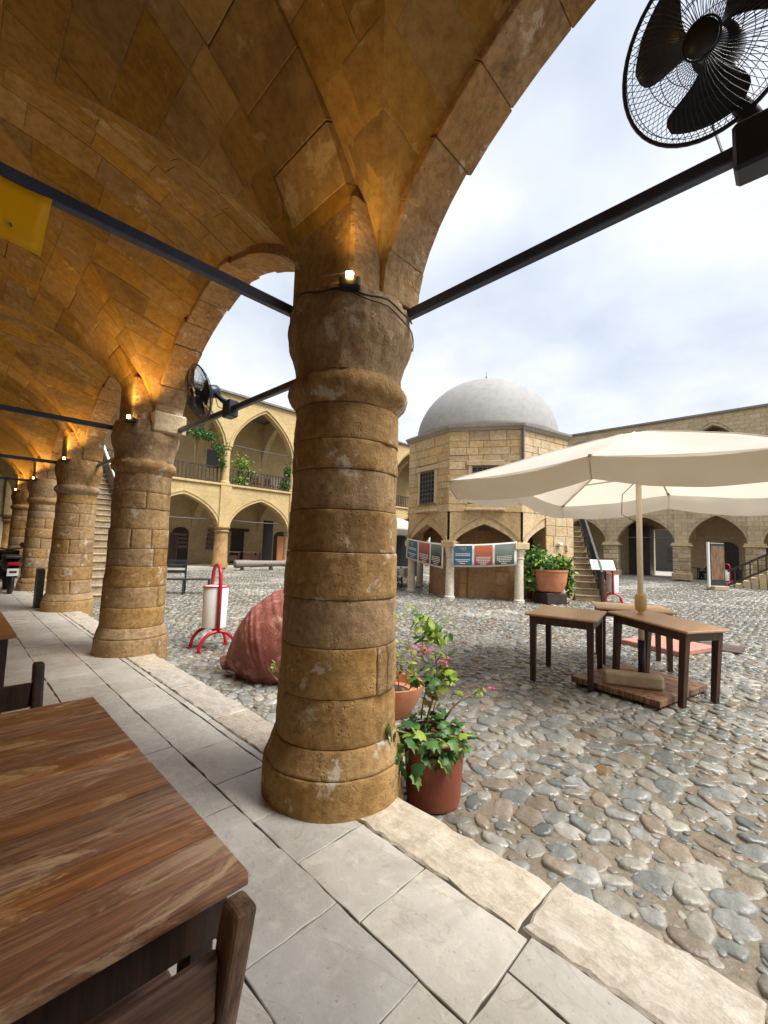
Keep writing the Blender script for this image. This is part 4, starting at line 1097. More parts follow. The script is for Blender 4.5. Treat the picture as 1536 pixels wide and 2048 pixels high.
# ------------------------------------------------------------------ domed kiosk in the middle of the court
kio = thing('domed_kiosk', 'octagonal stone kiosk with grey dome raised on marble columns', 'building', (KC[0], KC[1], G))
def KV(k, r=KRV):
    a = ph0 + math.radians(-22.5 + 45 * k); return (KC[0] + r * math.cos(a), KC[1] + r * math.sin(a))
AP = KS * 1.2071
def FK(k):
    a = ph0 + math.radians(45 * k); nx_, ny_ = math.cos(a), math.sin(a); ex, ey = math.sin(a), -math.cos(a)   # e runs from high Y side to low (left to right seen from outside)
    return lambda s, d, z: (KC[0] + nx_ * (AP - d) + ex * -s, KC[1] + ny_ * (AP - d) + ey * -s, z)
CZ, AC, HZ = 1.66, 2.28, 5.32
for k in range(8):
    Fk = FK(k); hs = KS / 2
    m = arch_wall(MB(), Fk, -hs + 0.05, hs - 0.05, CZ, 2.66, hs - 0.22, CZ, AC - CZ, 0.55, 0.012, 0.34, 20); m.build('arch', 'kiosk_stone', kio)
    hb = MB(); hood(hb, Fk, 0, hs - 0.05, CZ, AC - CZ + 0.30, 0.55, 0.0, 0.035, 0.02); hb.build('arch_moulding', 'kiosk_stone', kio)
    # wall backing with window opening filled by grille
    mb = MB(); fbox(mb, Fk, -hs, hs, 0.018, 0.40, 2.662, HZ); wl = mb.build('wall', 'mortar_warm', kio)
    if k in (7, 0, 1):
        wz0, wz1, wh = 3.02, 4.12, 0.40
        z = 2.662; i = 0
        while z < HZ - 0.05:
            hh = random.choice([0.22, 0.25, 0.28, 0.31]); z1 = min(z + hh, HZ)
            if HZ - z1 < 0.15: z1 = HZ
            s = -hs; cuts = [-hs]
            while s < hs - 0.45: s += random.uniform(0.35, 0.75); cuts.append(min(s, hs))
            if hs - cuts[-1] < 0.2: cuts[-1] = hs
            else: cuts.append(hs)
            for a, b in zip(cuts[:-1], cuts[1:]):
                segs = [(a, b)]
                if z1 > wz0 - 0.1 and z < wz1 + 0.1 and k in (7, 0):
                    segs = [q for q in ((a, min(b, -wh - 0.12)), (max(a, wh + 0.12), b)) if q[1] - q[0] > 0.05]
                for (u0, u1) in segs:
                    m2 = MB(); e = random.uniform(-0.012, 0.008)
                    fbox(m2, Fk, u0 + 0.006, u1 - 0.006, e, 0.06, z + 0.005, z1 - 0.005)
                    m2.build('wall_stone', 'kiosk_stone', wl, bevel=0.010)
            z = z1; i += 1
    if k in (7, 0, 6):
        mb = MB(); fbox(mb, Fk, -0.40, 0.40, 0.012, 0.017, 3.02, 4.12); wdw = mb.build('window', 'glass_dark', kio)
        g = MB()
        for q in range(6): fbox(g, Fk, -0.40 + 0.16 * q - 0.012, -0.40 + 0.16 * q + 0.012, -0.03, -0.006, 3.02, 4.12)
        for q in range(8): fbox(g, Fk, -0.40, 0.40, -0.024, -0.001, 3.02 + 0.155 * q - 0.011, 3.02 + 0.155 * q + 0.011)
        g.build('grille', 'grey_metal', wdw)
        fr = MB(); fbox(fr, Fk, -0.54, -0.405, -0.03, 0.1, 2.98, 4.16); fbox(fr, Fk, 0.405, 0.54, -0.03, 0.1, 2.98, 4.16); fbox(fr, Fk, -0.60, 0.60, -0.05, 0.1, 4.162, 4.32); fr.build('surround', 'sandstone_pale', wdw, bevel=0.012)
        mb = MB(); fbox(mb, Fk, -0.62, 0.62, -0.12, 0.1, 2.70, 2.78); mb.build('ledge', 'sandstone_pale', wdw, bevel=0.015)
    # columns
    vx_, vy_ = KV(k, KRV - 0.19)
    cm = MB().lathe((vx_, vy_, 0), [(0.175, G - 0.05), (0.175, G + 0.07), (0.145, G + 0.10), (0.132, 1.18)], 18); c_ = cm.build('column', 'marble', kio); smooth_by_angle(c_)
    cm = MB().lathe((vx_, vy_, 0), [(0.135, 1.181), (0.155, 1.20), (0.155, 1.235), (0.14, 1.25), (0.17, 1.40), (0.215, 1.50)], 12); cm.build('capital', 'marble', c_)
    a = ph0 + math.radians(-22.5 + 45 * k)
    mt = Matrix.Translation((vx_, vy_, 0)) @ Matrix.Rotation(a, 4, 'Z')
    MB(mt).bx(-0.22, 0.22, -0.24, 0.24, 1.501, CZ + 0.05).build('abacus', 'sandstone_pale', c_, bevel=0.015)
# inner fountain block
fb = MB().lathe((KC[0], KC[1], 0), [(2.12, G - 0.02), (2.12, 2.4)], 8, True, ph0 + math.radians(22.5)).build('core', 'mortar_warm', kio)
for k in (7, 0, 1):
    a = ph0 + math.radians(45 * k); ap = 2.12 * math.cos(math.pi / 8); fs_ = 2.12 * math.sin(math.pi / 8)
    Fc = (lambda a: (lambda s, d, z: (KC[0] + math.cos(a) * (ap - d) - math.sin(a) * s, KC[1] + math.sin(a) * (ap - d) + math.cos(a) * s, z)))(a)
    z = G
    while z < 1.9:
        z1 = z + random.choice([0.34, 0.44, 0.52])
        cuts = [-fs_, random.uniform(-0.35, -0.15), random.uniform(0.2, 0.4), fs_]
        for u0, u1 in zip(cuts[:-1], cuts[1:]):
            m2 = MB(); e = random.uniform(-0.035, -0.015); fbox(m2, Fc, u0 + 0.005, u1 - 0.005, e, 0.02, z + 0.005, z1 - 0.005); m2.build('core_stone', 'kiosk_core', fb, bevel=0.012)
        z = z1
    door(Fc, -0.05, G, 1.25, 0.92, -0.035, fb, mat='kiosk_core')
# solid right half of the face by the stair
F1 = FK(7); Fr = FK(1)
mb = MB(); fbox(mb, Fr, -0.05, KS / 2 + 0.25, -0.015, 0.5, G - 0.05, 2.655); sw = mb.build('stair_wall', 'mortar_warm', kio)
z = G
while z < 2.6:
    z1 = min(z + random.uniform(0.28, 0.42), 2.655)
    cuts = [-0.05, 0.25 + random.uniform(0, 0.3), 0.85 + random.uniform(-.1, .2), KS / 2 + 0.25]
    for u0, u1 in zip(cuts[:-1], cuts[1:]):
        m2 = MB(); fbox(m2, Fr, u0 + 0.006, u1 - 0.006, -0.035 - random.uniform(0, 0.012), 0.0, z + 0.005, z1 - 0.005); m2.build('wall_stone', 'kiosk_stone', sw, bevel=0.012)
    z = z1
# cornice, dome, finial
def octa(mb, r0, r1, z0, z1):
    mb.lathe((KC[0], KC[1], 0), [(r0, z0), (r1, z1)], 8, True, ph0 + math.radians(22.5))
cn = MB(); octa(cn, KRV + 0.02, KRV + 0.10, HZ, HZ + 0.10); octa(cn, KRV + 0.14, KRV + 0.16, HZ + 0.101, HZ + 0.17); cn.build('cornice', 'grey_stone', kio)
rf = MB(); octa(rf, KRV + 0.12, KRV - 0.45, HZ + 0.171, HZ + 0.30); rf.build('roof', 'grey_stone', kio)
R0 = 2.66; prof_d = [(R0 * math.cos(t_), HZ + 0.22 + 2.42 * math.sin(t_)) for t_ in [math.pi / 2 * q / 22 for q in range(22)]] + [(0.02, HZ + 2.64)]
MB().lathe((KC[0], KC[1], 0), prof_d, 56, True).build('dome', 'dome_plaster', kio, True)
MB().lathe((KC[0], KC[1], HZ + 2.62), [(0.06, 0), (0.05, 0.05), (0.02, 0.08), (0.05, 0.14), (0.055, 0.17), (0.02, 0.22), (0.032, 0.26), (0.012, 0.31), (0.006, 0.5), (0.001, 0.52)], 10).build('finial', 'iron_dark', kio, True)
vx_, vy_ = KV(1, KRV + 0.05); MB().tube([(vx_, vy_, 4.05), (vx_, vy_, HZ + 0.05)], 0.045, 8).build('drainpipe', 'grey_metal', kio)
sp_ = MB(); q = Fr(0.55, -0.12, 1.72); sp_.bx(q[0] - 0.1, q[0] + 0.1, q[1] - 0.06, q[1] + 0.06, q[2] - 0.05, q[2] + 0.04); sp_.build('wall_lamp', 'white_paint', kio, bevel=0.02)

# kiosk stair with iron railing
def stair(name, label, org, u, w, steps, rise, run, width, mat, first_z):
    t = thing(name, label, 'stair', (*org, first_z))
    u = Vector((u[0], u[1], 0)).normalized(); wv = Vector((w[0], w[1], 0)).normalized()
    o3 = Vector((org[0], org[1], 0))
    for k in range(steps):
        a = o3 + u * (run * k); b = o3 + u * (run * (k + 1) + 0.03)
        z0 = first_z - 0.05 if k == 0 else first_z + rise * (k - 1); z1 = first_z + rise * (k + 1)
        p = [a, a + wv * width, b + wv * width, b]
        MB().hexa([Vector((q.x, q.y, max(first_z - 0.05, z0 - 0.6))) for q in p] + [Vector((q.x, q.y, z1 - 0.045)) for q in p]).build('riser', mat, t)
        a2 = a - u * 0.03; p = [a2 - wv * 0.0, a2 + wv * width, b + wv * width, b]
        MB().hexa([Vector((q.x, q.y, z1 - 0.044)) for q in p] + [Vector((q.x, q.y, z1)) for q in p]).build('tread', mat, t, bevel=0.012)
    return t, o3, u, wv
st, o3, u, wv = stair('kiosk_stair', 'worn stone stair with black iron railing climbing beside the kiosk', (14.80, 5.42), (0.86, 0.50), (0.50, -0.86), 13, 0.205, 0.27, 0.80, 'stair_stone', G)
rb = MB()
A = o3 + wv * 0.80 - u * 0.1; 
for k in range(0, 27):
    q = A + u * (0.135 * k); z0 = G + 0.205 * (k / 2) ; rb.tube([(q.x, q.y, z0), (q.x, q.y, z0 + 0.95)], 0.028 if k % 9 else 0.05, 5)
B = A + u * 3.55
rb.beam((A.x, A.y, G + 0.97), (B.x, B.y, G + 0.97 + 2.70), 0.07, 0.07); rb.beam((A.x, A.y, G + 0.25), (B.x, B.y, G + 0.25 + 2.70), 0.05, 0.06)
rb.build('railing', 'iron_dark', st)
q0 = A + u * 0.45 + wv * 0.06; q1 = q0 + u * 3.4
MB().hexa([(q0.x, q0.y, G - 0.1), (q0.x + wv.x * 0.20, q0.y + wv.y * 0.20, G - 0.1), (q1.x + wv.x * 0.20, q1.y + wv.y * 0.20, G - 0.1), (q1.x, q1.y, G - 0.1),
           (q0.x, q0.y, G + 0.55), (q0.x + wv.x * 0.20, q0.y + wv.y * 0.20, G + 0.55), (q1.x + wv.x * 0.20, q1.y + wv.y * 0.20, G + 2.5), (q1.x, q1.y, G + 2.5)]).build('side_wall', 'rough_stone', st, bevel=0.04)
# east stair with timber rail
st, o3, u, wv = stair('court_stair', 'low stone stair with dark timber handrail in front of the far wing', (31.2, 2.55), (0, -1), (-1, 0), 14, 0.19, 0.32, 1.5, 'sandstone_pale', G)
rb = MB(); A = o3 + wv * 1.45
for k in range(15):
    q = A + u * (0.32 * k); z0 = G + 0.19 * k; rb.beam((q.x, q.y, z0), (q.x, q.y, z0 + 1.0), 0.06, 0.06, (0, 1, 0))
B = A + u * 4.6; A2 = A - u * 0.3
rb.beam((A2.x, A2.y, G + 0.85), (B.x, B.y, G + 1.0 + 2.75), 0.09, 0.11); rb.beam((A2.x, A2.y, G + 0.12), (B.x, B.y, G + 0.22 + 2.75), 0.08, 0.10)
rb.build('railing', 'rail_wood', st)
# corner stair beyond the second pillar
st, o3, u, wv = stair('corner_stair', 'steep stone stair with dark slanted side panel seen between two pillars', (2.62, 12.6), (0, 1), (1, 0), 24, 0.195, 0.28, 1.25, 'stair_stone', G)
A = o3 + wv * 1.2 + u * 0.8; B = A + u * 6.2
rb = MB(); rb.beam((A.x, A.y, G + 1.45), (B.x, B.y, G + 1.45 + 4.32), 0.06, 0.08)
rb.build('handrail', 'white_paint', st)
MB().hexa([(A.x - .02, A.y, G + 0.6), (A.x + .02, A.y, G + 0.6), (B.x + .02, B.y, G + 4.9), (B.x - .02, B.y, G + 4.9), (A.x - .02, A.y, G + 1.40), (A.x + .02, A.y, G + 1.40), (B.x + .02, B.y, G + 5.7), (B.x - .02, B.y, G + 5.7)]).build('side_panel', 'dark_panel', st)
MB().bx(-2.35, 1.6, -7.9, -7.5, -0.02, 5.14).build('end_wall', 'plaster', arc)  # unseen south end wall, added to keep light out of the arcade

# ------------------------------------------------------------------ objects
def at(u, v, depth):
    """world point on the sight line of a photo position at a given depth"""
    c = np.array([(u - 768) / F_PX * depth, (v - 1024) / F_PX * depth, depth]); p = RC.T @ c
    return Vector((p[0], p[1], p[2] + H_CAM))

# --- parasol
PCX, PCY = 6.0, 1.42
HX, HY, ZPK = 1.74, 1.64, 3.0
par = thing('parasol', 'large square cream parasol on a pole in the court', 'parasol', (PCX, PCY, G))
def edge_pt(a):
    """perimeter of the square canopy, a in 0..8 (even = corner, odd = middle of a side)"""
    ring8 = [(1, 1), (0, 1), (-1, 1), (-1, 0), (-1, -1), (0, -1), (1, -1), (1, 0)]
    i = int(a) % 8; f = a - int(a)
    p, q = ring8[i], ring8[(i + 1) % 8]
    x = p[0] + (q[0] - p[0]) * f; y = p[1] + (q[1] - p[1]) * f
    z0 = 2.28 if i % 2 == 0 else 2.39; z1 = 2.39 if i % 2 == 0 else 2.28
    bow = math.sin(math.pi * f)
    k = 1 - 0.035 * bow
    return PCX + x * HX * k, PCY + y * HY * k, z0 + (z1 - z0) * f - 0.015 * bow, bow
def canopy(u, v):
    x, y, z, bow = edge_pt(v * 8 - 1e-9 if v >= 1 else v * 8)
    r = u
    zz = ZPK + (z - ZPK) * (r ** 1.12) - 0.05 * bow * r * (1 - 0.3 * r) + 0.016 * nz((x * 1.3 * r, y * 1.3 * r, 3)) + 0.010 * nz((v * 46, r * 1.4, 5)) * r
    return (PCX + (x - PCX) * r, PCY + (y - PCY) * r, zz)
MB().grid(canopy, 14, 96).build('canopy', 'canvas', par, True)
def valance(u, v):
    x, y, z, bow = edge_pt(v * 8 - 1e-9 if v >= 1 else v * 8)
    dl = 0.28 * u * (1 - 0.22 * (1 - bow)); w_ = 0.02 * math.sin(v * 150) * u * bow + 0.035 * nz((v * 22, u * 2, 1)) * u
    tuck = 1 - 0.035 * u * u + w_ / 1.8
    return (PCX + (x - PCX) * tuck, PCY + (y - PCY) * tuck, z - 0.002 - dl)
MB().grid(valance, 5, 192).build('valance', 'canvas', par, True)
for k in range(8):
    x, y, z, _ = edge_pt(k + 1e-6)
    e = Vector((x, y, z - 0.012)); c0 = Vector((PCX, PCY, ZPK - 0.03))
    MB().beam(c0, e, 0.02, 0.026).build('rib', 'cream_paint', par)
    MB().tube([Vector(canopy(q / 12, k / 8)) + Vector((0, 0, 0.004)) for q in range(1, 13)] + [Vector(valance(q / 4, k / 8 + 1e-5)) for q in range(1, 5)], 0.006, 5).build('seam', 'canvas', par, True)
    m_ = c0 + (e - c0) * 0.60; MB().beam((PCX, PCY, 2.42), m_ - Vector((0, 0, 0.02)), 0.014, 0.022).build('strut', 'cream_paint', par)
    MB().tube([e + Vector((0, 0, 0.01)), e + (c0 - e).normalized() * 0.10 - Vector((0, 0, 0.01))], 0.018, 6).build('rib_pocket', 'stem_brown', par)
MB().tube([(PCX, PCY, G + 0.1), (PCX, PCY, 2.98)], 0.033, 14).build('pole', 'cream_paint', par, True)
MB().tube([(PCX, PCY, G + 0.1), (PCX, PCY, 0.42)], 0.040, 14).build('pole_sleeve', 'iron_dark', par, True)
MB().lathe((PCX, PCY, 0), [(0.035, 0.76), (0.06, 0.78), (0.066, 0.84), (0.066, 0.90), (0.058, 0.95), (0.04, 0.98)], 14).build('pole_collar', 'brass_knob', par, True)
MB().lathe((PCX, PCY, 0), [(0.04, 2.34), (0.06, 2.36), (0.06, 2.44), (0.04, 2.46)], 14).build('runner', 'cream_paint', par, True)
MB().tube([(PCX - 0.03, PCY + 0.03, 2.36), (PCX - 0.10, PCY + 0.16, 2.2), (PCX - 0.10, PCY + 0.17, 1.95), (PCX - 0.03, PCY + 0.03, 1.86)], 0.005, 5).build('cord', 'cable', par, True)

pl = thing('wooden_platform', 'low wooden platform under the parasol pole carrying a concrete block', 'platform', (5.95, 1.45, G), d2(-12))
M0 = WM[pl]
for k in range(5):
    MB(M0 @ Matrix.Translation((-0.60 + 0.24 * k, 0, 0))).bx(0.004, 0.235, -0.50, 0.50, 0.03, 0.10).build('board', 'chair_wood', pl, bevel=0.006)
for y in (-0.42, 0.36): MB(M0).bx(-0.60, 0.60, y, y + 0.07, 0.0, 0.029).build('bearer', 'dark_wood', pl)
cbk = MB(Matrix.Translation((5.60, 1.42, G + 0.10)) @ Matrix.Rotation(d2(-66), 4, 'Z')).bx(-0.30, 0.30, -0.075, 0.075, 0.0, 0.155).build('concrete_block', 'concrete', None, bevel=0.03, seg=2)
tag(cbk, 'long tan concrete block lying on the platform by the parasol pole', 'block')

# --- small tables in the court
def court_table(label, M, sx, sy, h):
    t = thing('court_table', label, 'table', M.to_translation(), 0, 'small tables round the parasol')
    MB(M).bx(-sx/2, sx/2, -sy/2, sy/2, h - 0.028, h).build('tabletop', 'table_top_tan', t, bevel=0.008)
    ap = MB(M); i = 0.05
    ap.bx(-sx/2 + i, sx/2 - i, -sy/2 + i, -sy/2 + i + 0.025, h - 0.125, h - 0.029); ap.bx(-sx/2 + i, sx/2 - i, sy/2 - i - 0.025, sy/2 - i, h - 0.125, h - 0.029)
    ap.bx(-sx/2 + i, -sx/2 + i + 0.025, -sy/2 + i + 0.026, sy/2 - i - 0.026, h - 0.125, h - 0.029); ap.bx(sx/2 - i - 0.025, sx/2 - i, -sy/2 + i + 0.026, sy/2 - i - 0.026, h - 0.125, h - 0.029)
    ap.build('apron', 'dark_wood', t)
    for a in (-1, 1):
        for b in (-1, 1):
            x, y = a * (sx/2 - i - 0.035), b * (sy/2 - i - 0.035); q, r = 0.038, 0.030
            MB(M).hexa([(x - r, y - r, 0), (x + r, y - r, 0), (x + r, y + r, 0), (x - r, y + r, 0), (x - q, y - q, h - 0.03), (x + q, y - q, h - 0.03), (x + q, y + q, h - 0.03), (x - q, y + q, h - 0.03)]).build('leg', 'dark_wood', t, bevel=0.004)
    return t
court_table('tan-topped small table standing level, left of the parasol pole', Matrix.Translation((5.70, 2.19, G)) @ Matrix.Rotation(d2(11), 4, 'Z'), 1.02, 0.82, 0.83)
court_table('tan-topped small table tilted on the platform, nearest right of the pole',
            Matrix.Translation((5.98, 1.21, G + 0.035)) @ Matrix.Rotation(d2(-26), 4, 'Z') @ Matrix.Rotation(d2(3.8), 4, 'X'), 0.68, 1.0, 0.82)
court_table('dark small table standing behind the parasol pole', Matrix.Translation((7.25, 1.85, G)) @ Matrix.Rotation(d2(24), 4, 'Z'), 0.80, 1.0, 0.82)
rs = MB(Matrix.Translation((8.95, 1.72, G)) @ Matrix.Rotation(d2(-18), 4, 'Z')).bx(-0.55, 0.55, -0.50, 0.50, 0.0, 0.085).build('red_slab', 'red_mat', None, bevel=0.012)
tag(rs, 'flat square red slab lying on the cobbles behind the tables', 'slab')
gr = thing('drain_grate', 'rusty iron drain grate let into the cobbles by the red slab', 'grate', (9.7, 1.05, G))
MB().bx(9.35, 10.05, 0.75, 1.35, G - 0.03, G + 0.010).build('pit', 'black_plastic', gr)
for k in range(9): MB().bx(9.36 + 0.078 * k, 9.39 + 0.078 * k, 0.75, 1.35, G + 0.011, G + 0.035).build('bar', 'cannon_iron', gr)

# --- litter bins: white drum in a red tubular frame
def litter_bin(label, loc, rz):
    t = thing('litter_bin', label, 'bin', loc, rz, 'red and white litter bins'); M = WM[t]
    cyl = MB(M).lathe((0, 0, 0), [(0.165, 0.315), (0.172, 0.32), (0.182, 0.92), (0.176, 0.93), (0.170, 0.92)], 28).build('drum', 'white_paint', t); smooth_by_angle(cyl)
    MB(M).tube([(0.182 * math.cos(a), 0.182 * math.sin(a), 0.925) for a in [2 * math.pi * k / 28 for k in range(28)]], 0.010, 6, closed=True).build('rim', 'red_paint', t, True)
    MB(M).lathe((0, 0, 0), [(0.165, 0.90), (0.0, 0.905)], 20, False).build('lid', 'white_paint', t, True)
    loop = [(-0.205, 0, 0.27), (-0.205, 0, 0.9), (-0.20, 0, 1.02)] + [(-0.19 * math.cos(math.pi * k / 10), 0, 1.05 + 0.20 * math.sin(math.pi * k / 10)) for k in range(11)] + [(0.20, 0, 1.02), (0.205, 0, 0.9), (0.205, 0, 0.27)]
    MB(M).tube(loop, 0.028, 12).build('frame', 'red_paint', t, True)
    MB(M).tube([(-0.205, 0, 0.275), (0.205, 0, 0.275)], 0.024, 10).build('crossbar', 'red_paint', t, True)
    for sx in (-1, 1):
        for sy in (-1, 1):
            pts = [(sx * 0.205, 0, 0.28)] + [(sx * (0.205 + 0.02 * math.sin(q)), sy * 0.26 * math.sin(q), 0.005 + 0.275 * math.cos(q) ** 0.9) for q in [math.pi / 2 * k / 9 for k in range(1, 10)]]
            MB(M).tube(pts, 0.025, 10).build('foot', 'red_paint', t, True)
            MB(M).lathe((sx * 0.225, sy * 0.26, 0), [(0.05, 0.0), (0.05, 0.012)], 14).build('foot_plate', 'red_paint', t)
    return t
litter_bin('white litter bin in a red tubular frame beside the big terracotta jar', (2.92, 6.38, G), d2(82))
litter_bin('white litter bin in red frame by the foot of the kiosk stair', (15.75, 4.55, G), d2(20))
litter_bin('small far litter bin in red frame behind the tall display panel', (30.3, 2.95, G), d2(60))

# --- big jar
jar = thing('terracotta_jar', 'huge weathered terracotta jar lying on its side on the cobbles', 'jar', (3.1, 4.6, G))
ax = Vector((0.74, -0.58, 0.33)).normalized(); org = Vector((2.46, 5.10, -0.035))
xq = ax.cross(Vector((0, 0, 1))).normalized(); yq = xq.cross(ax)
MJ = Matrix(((xq.x, yq.x, ax.x, org.x), (xq.y, yq.y, ax.y, org.y), (xq.z, yq.z, ax.z, org.z), (0, 0, 0, 1)))
pj = [(0.0, 0.0), (0.075, 0.005), (0.088, 0.045), (0.082, 0.085), (0.15, 0.13), (0.29, 0.24), (0.43, 0.38), (0.54, 0.55), (0.61, 0.75), (0.64, 0.95), (0.58, 1.15), (0.47, 1.32), (0.36, 1.42), (0.35, 1.48), (0.39, 1.52), (0.31, 1.52)]
def jr(u, v):
    f = u * (len(pj) - 1); i = min(int(f), len(pj) - 2); g = f - i
    r = pj[i][0] + (pj[i+1][0] - pj[i][0]) * g; z = pj[i][1] + (pj[i+1][1] - pj[i][1]) * g; a = 2 * math.pi * v
    if r > 0.3:
        r += 0.012 * nz((math.cos(a) * 2, math.sin(a) * 2, z * 4)) + 0.006 * nz((math.cos(a) * 7, math.sin(a) * 7, z * 12))
        for zb in (0.47, 0.53, 0.59, 0.86): r += 0.018 * math.exp(-((z - zb - 0.03 * math.sin(a * 2 + zb * 9)) / 0.016) ** 2)
        r -= 0.035 * max(0, nz((math.cos(a) * 3.1 + 5, math.sin(a) * 3.1, z * 5)) - 0.12) * (1 if z > 0.45 else 0.2)
    return MJ @ Vector((r * math.cos(a), r * math.sin(a), z))
MB().grid(jr, 130, 120).build('body', 'jar_terracotta', jar, True)
MB().bx(2.95, 3.25, 4.35, 4.6, G - 0.01, G + 0.06).build('wedge', 'grey_stone', jar, bevel=0.015)

# --- flower pots by the nearest pillar
def leaf_mesh(name, kind, mat):
    if kind == 'ivy': o2 = [(0, 0), (0.28, -0.06), (0.52, 0.12), (0.36, 0.34), (0.40, 0.56), (0.16, 0.62), (0, 1.0)]
    else: o2 = [(0, 0), (0.20, 0.12), (0.31, 0.34), (0.29, 0.58), (0.16, 0.82), (0, 1.0)]
    vs = []; n = len(o2)
    for (x, y) in o2: vs.append((x, y, -0.22 * x - 0.18 * y * y))
    for (x, y) in o2: vs.append((-x, y, -0.22 * x - 0.18 * y * y))
    mid = [(0, y, 0.05 - 0.18 * y * y) for (x, y) in o2]
    vs += mid; fs = []
    for i in range(n - 1):
        fs += [(2*n + i, i, i + 1, 2*n + i + 1), (2*n + i, 2*n + i + 1, n + i + 1, n + i)]
    me = bpy.data.meshes.new(name); me.from_pydata(vs, [], fs); me.update(); me.polygons.foreach_set('use_smooth', [True] * len(me.polygons))
    me.materials.append(MATS[mat]); return me
LEAF = {(k, m): leaf_mesh('leaf', k, m) for k in ('ivy', 'oval') for m in ('leaf_dark', 'leaf_lime', 'leaf_dry', 'leaf_mid')}
def put_leaf(parent, p, d, size, kind, mat, roll=0.0):
    d = Vector(d).normalized(); up = Vector((0, 0, 1)); x = d.cross(up)
    x = x.normalized() if x.length > 1e-3 else Vector((1, 0, 0)); n = x.cross(d)
    R3 = Matrix(((x.x, d.x, n.x), (x.y, d.y, n.y), (x.z, d.z, n.z))).to_4x4()
    o = bpy.data.objects.new('leaf', LEAF[(kind, mat)]); COL.objects.link(o); o.parent = parent
    o.matrix_local = WM[parent].inverted() @ (Matrix.Translation(p) @ R3 @ Matrix.Rotation(roll, 4, 'Y') @ Matrix.Scale(size, 4))
    return o
PP = Vector((2.315, 1.745, G))
pot = thing('flower_pot', 'tall terracotta flower pot with ivy and pink blossoms beside the nearest pillar', 'flower pot', PP)
pb = MB().lathe(PP, [(0.165, 0.0), (0.172, 0.02), (0.196, 0.36), (0.205, 0.365), (0.207, 0.40), (0.195, 0.405), (0.185, 0.37)], 36); smooth_by_angle(pb.build('pot', 'pot_terracotta', pot))
MB().lathe(PP, [(0.186, 0.365), (0.0, 0.375)], 24, False).build('soil', 'soil', pot)
rl = random.Random(5)
top = PP + Vector((0, 0, 0.40))
for k in range(125):
    a = rl.uniform(0, 2 * math.pi); r = 0.20 * math.sqrt(rl.random()) + 0.02
    p = top + Vector((r * math.cos(a), r * math.sin(a), rl.uniform(-0.02, 0.10) - 0.05 * (r > 0.17)))
    d = Vector((math.cos(a) + rl.uniform(-.6, .6), math.sin(a) + rl.uniform(-.6, .6), rl.uniform(-0.9, 0.5)))
    put_leaf(pot, p, d, rl.uniform(0.055, 0.10), 'ivy', rl.choice(['leaf_dark', 'leaf_dark', 'leaf_mid', 'leaf_mid', 'leaf_lime']), rl.uniform(-0.6, 0.6))
# trailing ivy in front of the pillar base
trail = [at(830, 1470, 2.72), at(790, 1460, 2.62), at(755, 1470, 2.55), at(740, 1455, 2.5)]
MB().tube([top, trail[0], trail[1], trail[2], trail[3]], 0.006, 6).build('stem', 'stem_green', pot, True)
for (u, v, dd) in [(748, 1446, 2.47), (765, 1460, 2.5), (740, 1478, 2.47), (770, 1490, 2.5), (790, 1478, 2.55), (800, 1500, 2.55), (785, 1515, 2.52), (815, 1515, 2.55), (800, 1535, 2.52), (808, 1550, 2.5), (835, 1540, 2.52), (832, 1562, 2.5), (850, 1525, 2.55), (872, 1528, 2.57), (890, 1540, 2.57), (905, 1520, 2.6), (920, 1505, 2.66), (778, 1462, 2.5), (820, 1490, 2.55), (760, 1500, 2.5), (795, 1522, 2.5), (880, 1512, 2.56)]:
    put_leaf(pot, at(u, v - 12, dd), (rl.uniform(-.7, .2), rl.uniform(-.7, .1), rl.uniform(-1.1, -0.2)), rl.uniform(0.065, 0.105), 'ivy', rl.choice(['leaf_dark', 'leaf_dark', 'leaf_mid']), rl.uniform(-0.5, 0.5))
def stem(parent, px, depth, r0, r1, mat='stem_brown'):
    pts = [at(u, v, depth + 0.02 * i) for i, (u, v) in enumerate(px)]
    n = len(pts); MB().tube(pts, [r0 + (r1 - r0) * i / (n - 1) for i in range(n)], 6).build('stem', mat, parent, True); return pts
stem(pot, [(850, 1480), (856, 1430), (868, 1390), (873, 1362), (862, 1335), (848, 1322), (842, 1310)], 2.86, 0.009, 0.004)
stem(pot, [(862, 1440), (872, 1400), (874, 1350), (870, 1300)], 2.90, 0.004, 0.003)
stem(pot, [(885, 1445), (905, 1415), (925, 1398), (945, 1388), (955, 1378)], 2.86, 0.008, 0.005)
stem(pot, [(842, 1440), (846, 1405), (852, 1380)], 2.86, 0.006, 0.004)
def cluster(parent, u, v, depth, n, spread, size, mats, kind='oval', drop=0.2, el=1.0):
    for k in range(n):
        p = at(u + rl.gauss(0, spread), v + rl.gauss(0, spread * el), depth + rl.uniform(-0.06, 0.06))
        put_leaf(parent, p, (rl.uniform(-1, 1), rl.uniform(-1, 1), rl.uniform(-0.8, 0.6) - drop), rl.uniform(size * 0.75, size * 1.2), kind, rl.choice(mats), rl.uniform(-0.7, 0.7))
cluster(pot, 862, 1268, 2.95, 46, 17, 0.075, ['leaf_lime', 'leaf_lime', 'leaf_mid'])
cluster(pot, 890, 1268, 2.95, 10, 9, 0.055, ['leaf_lime', 'leaf_mid'])
cluster(pot, 843, 1238, 2.95, 16, 8, 0.07, ['leaf_lime', 'leaf_mid']); cluster(pot, 828, 1222, 2.95, 5, 6, 0.06, ['leaf_lime'])
cluster(pot, 845, 1348, 2.86, 16, 13, 0.085, ['leaf_lime', 'leaf_dark', 'leaf_mid'], 'ivy'); cluster(pot, 890, 1352, 2.90, 24, 15, 0.075, ['leaf_lime', 'leaf_lime', 'leaf_mid'], 'ivy')
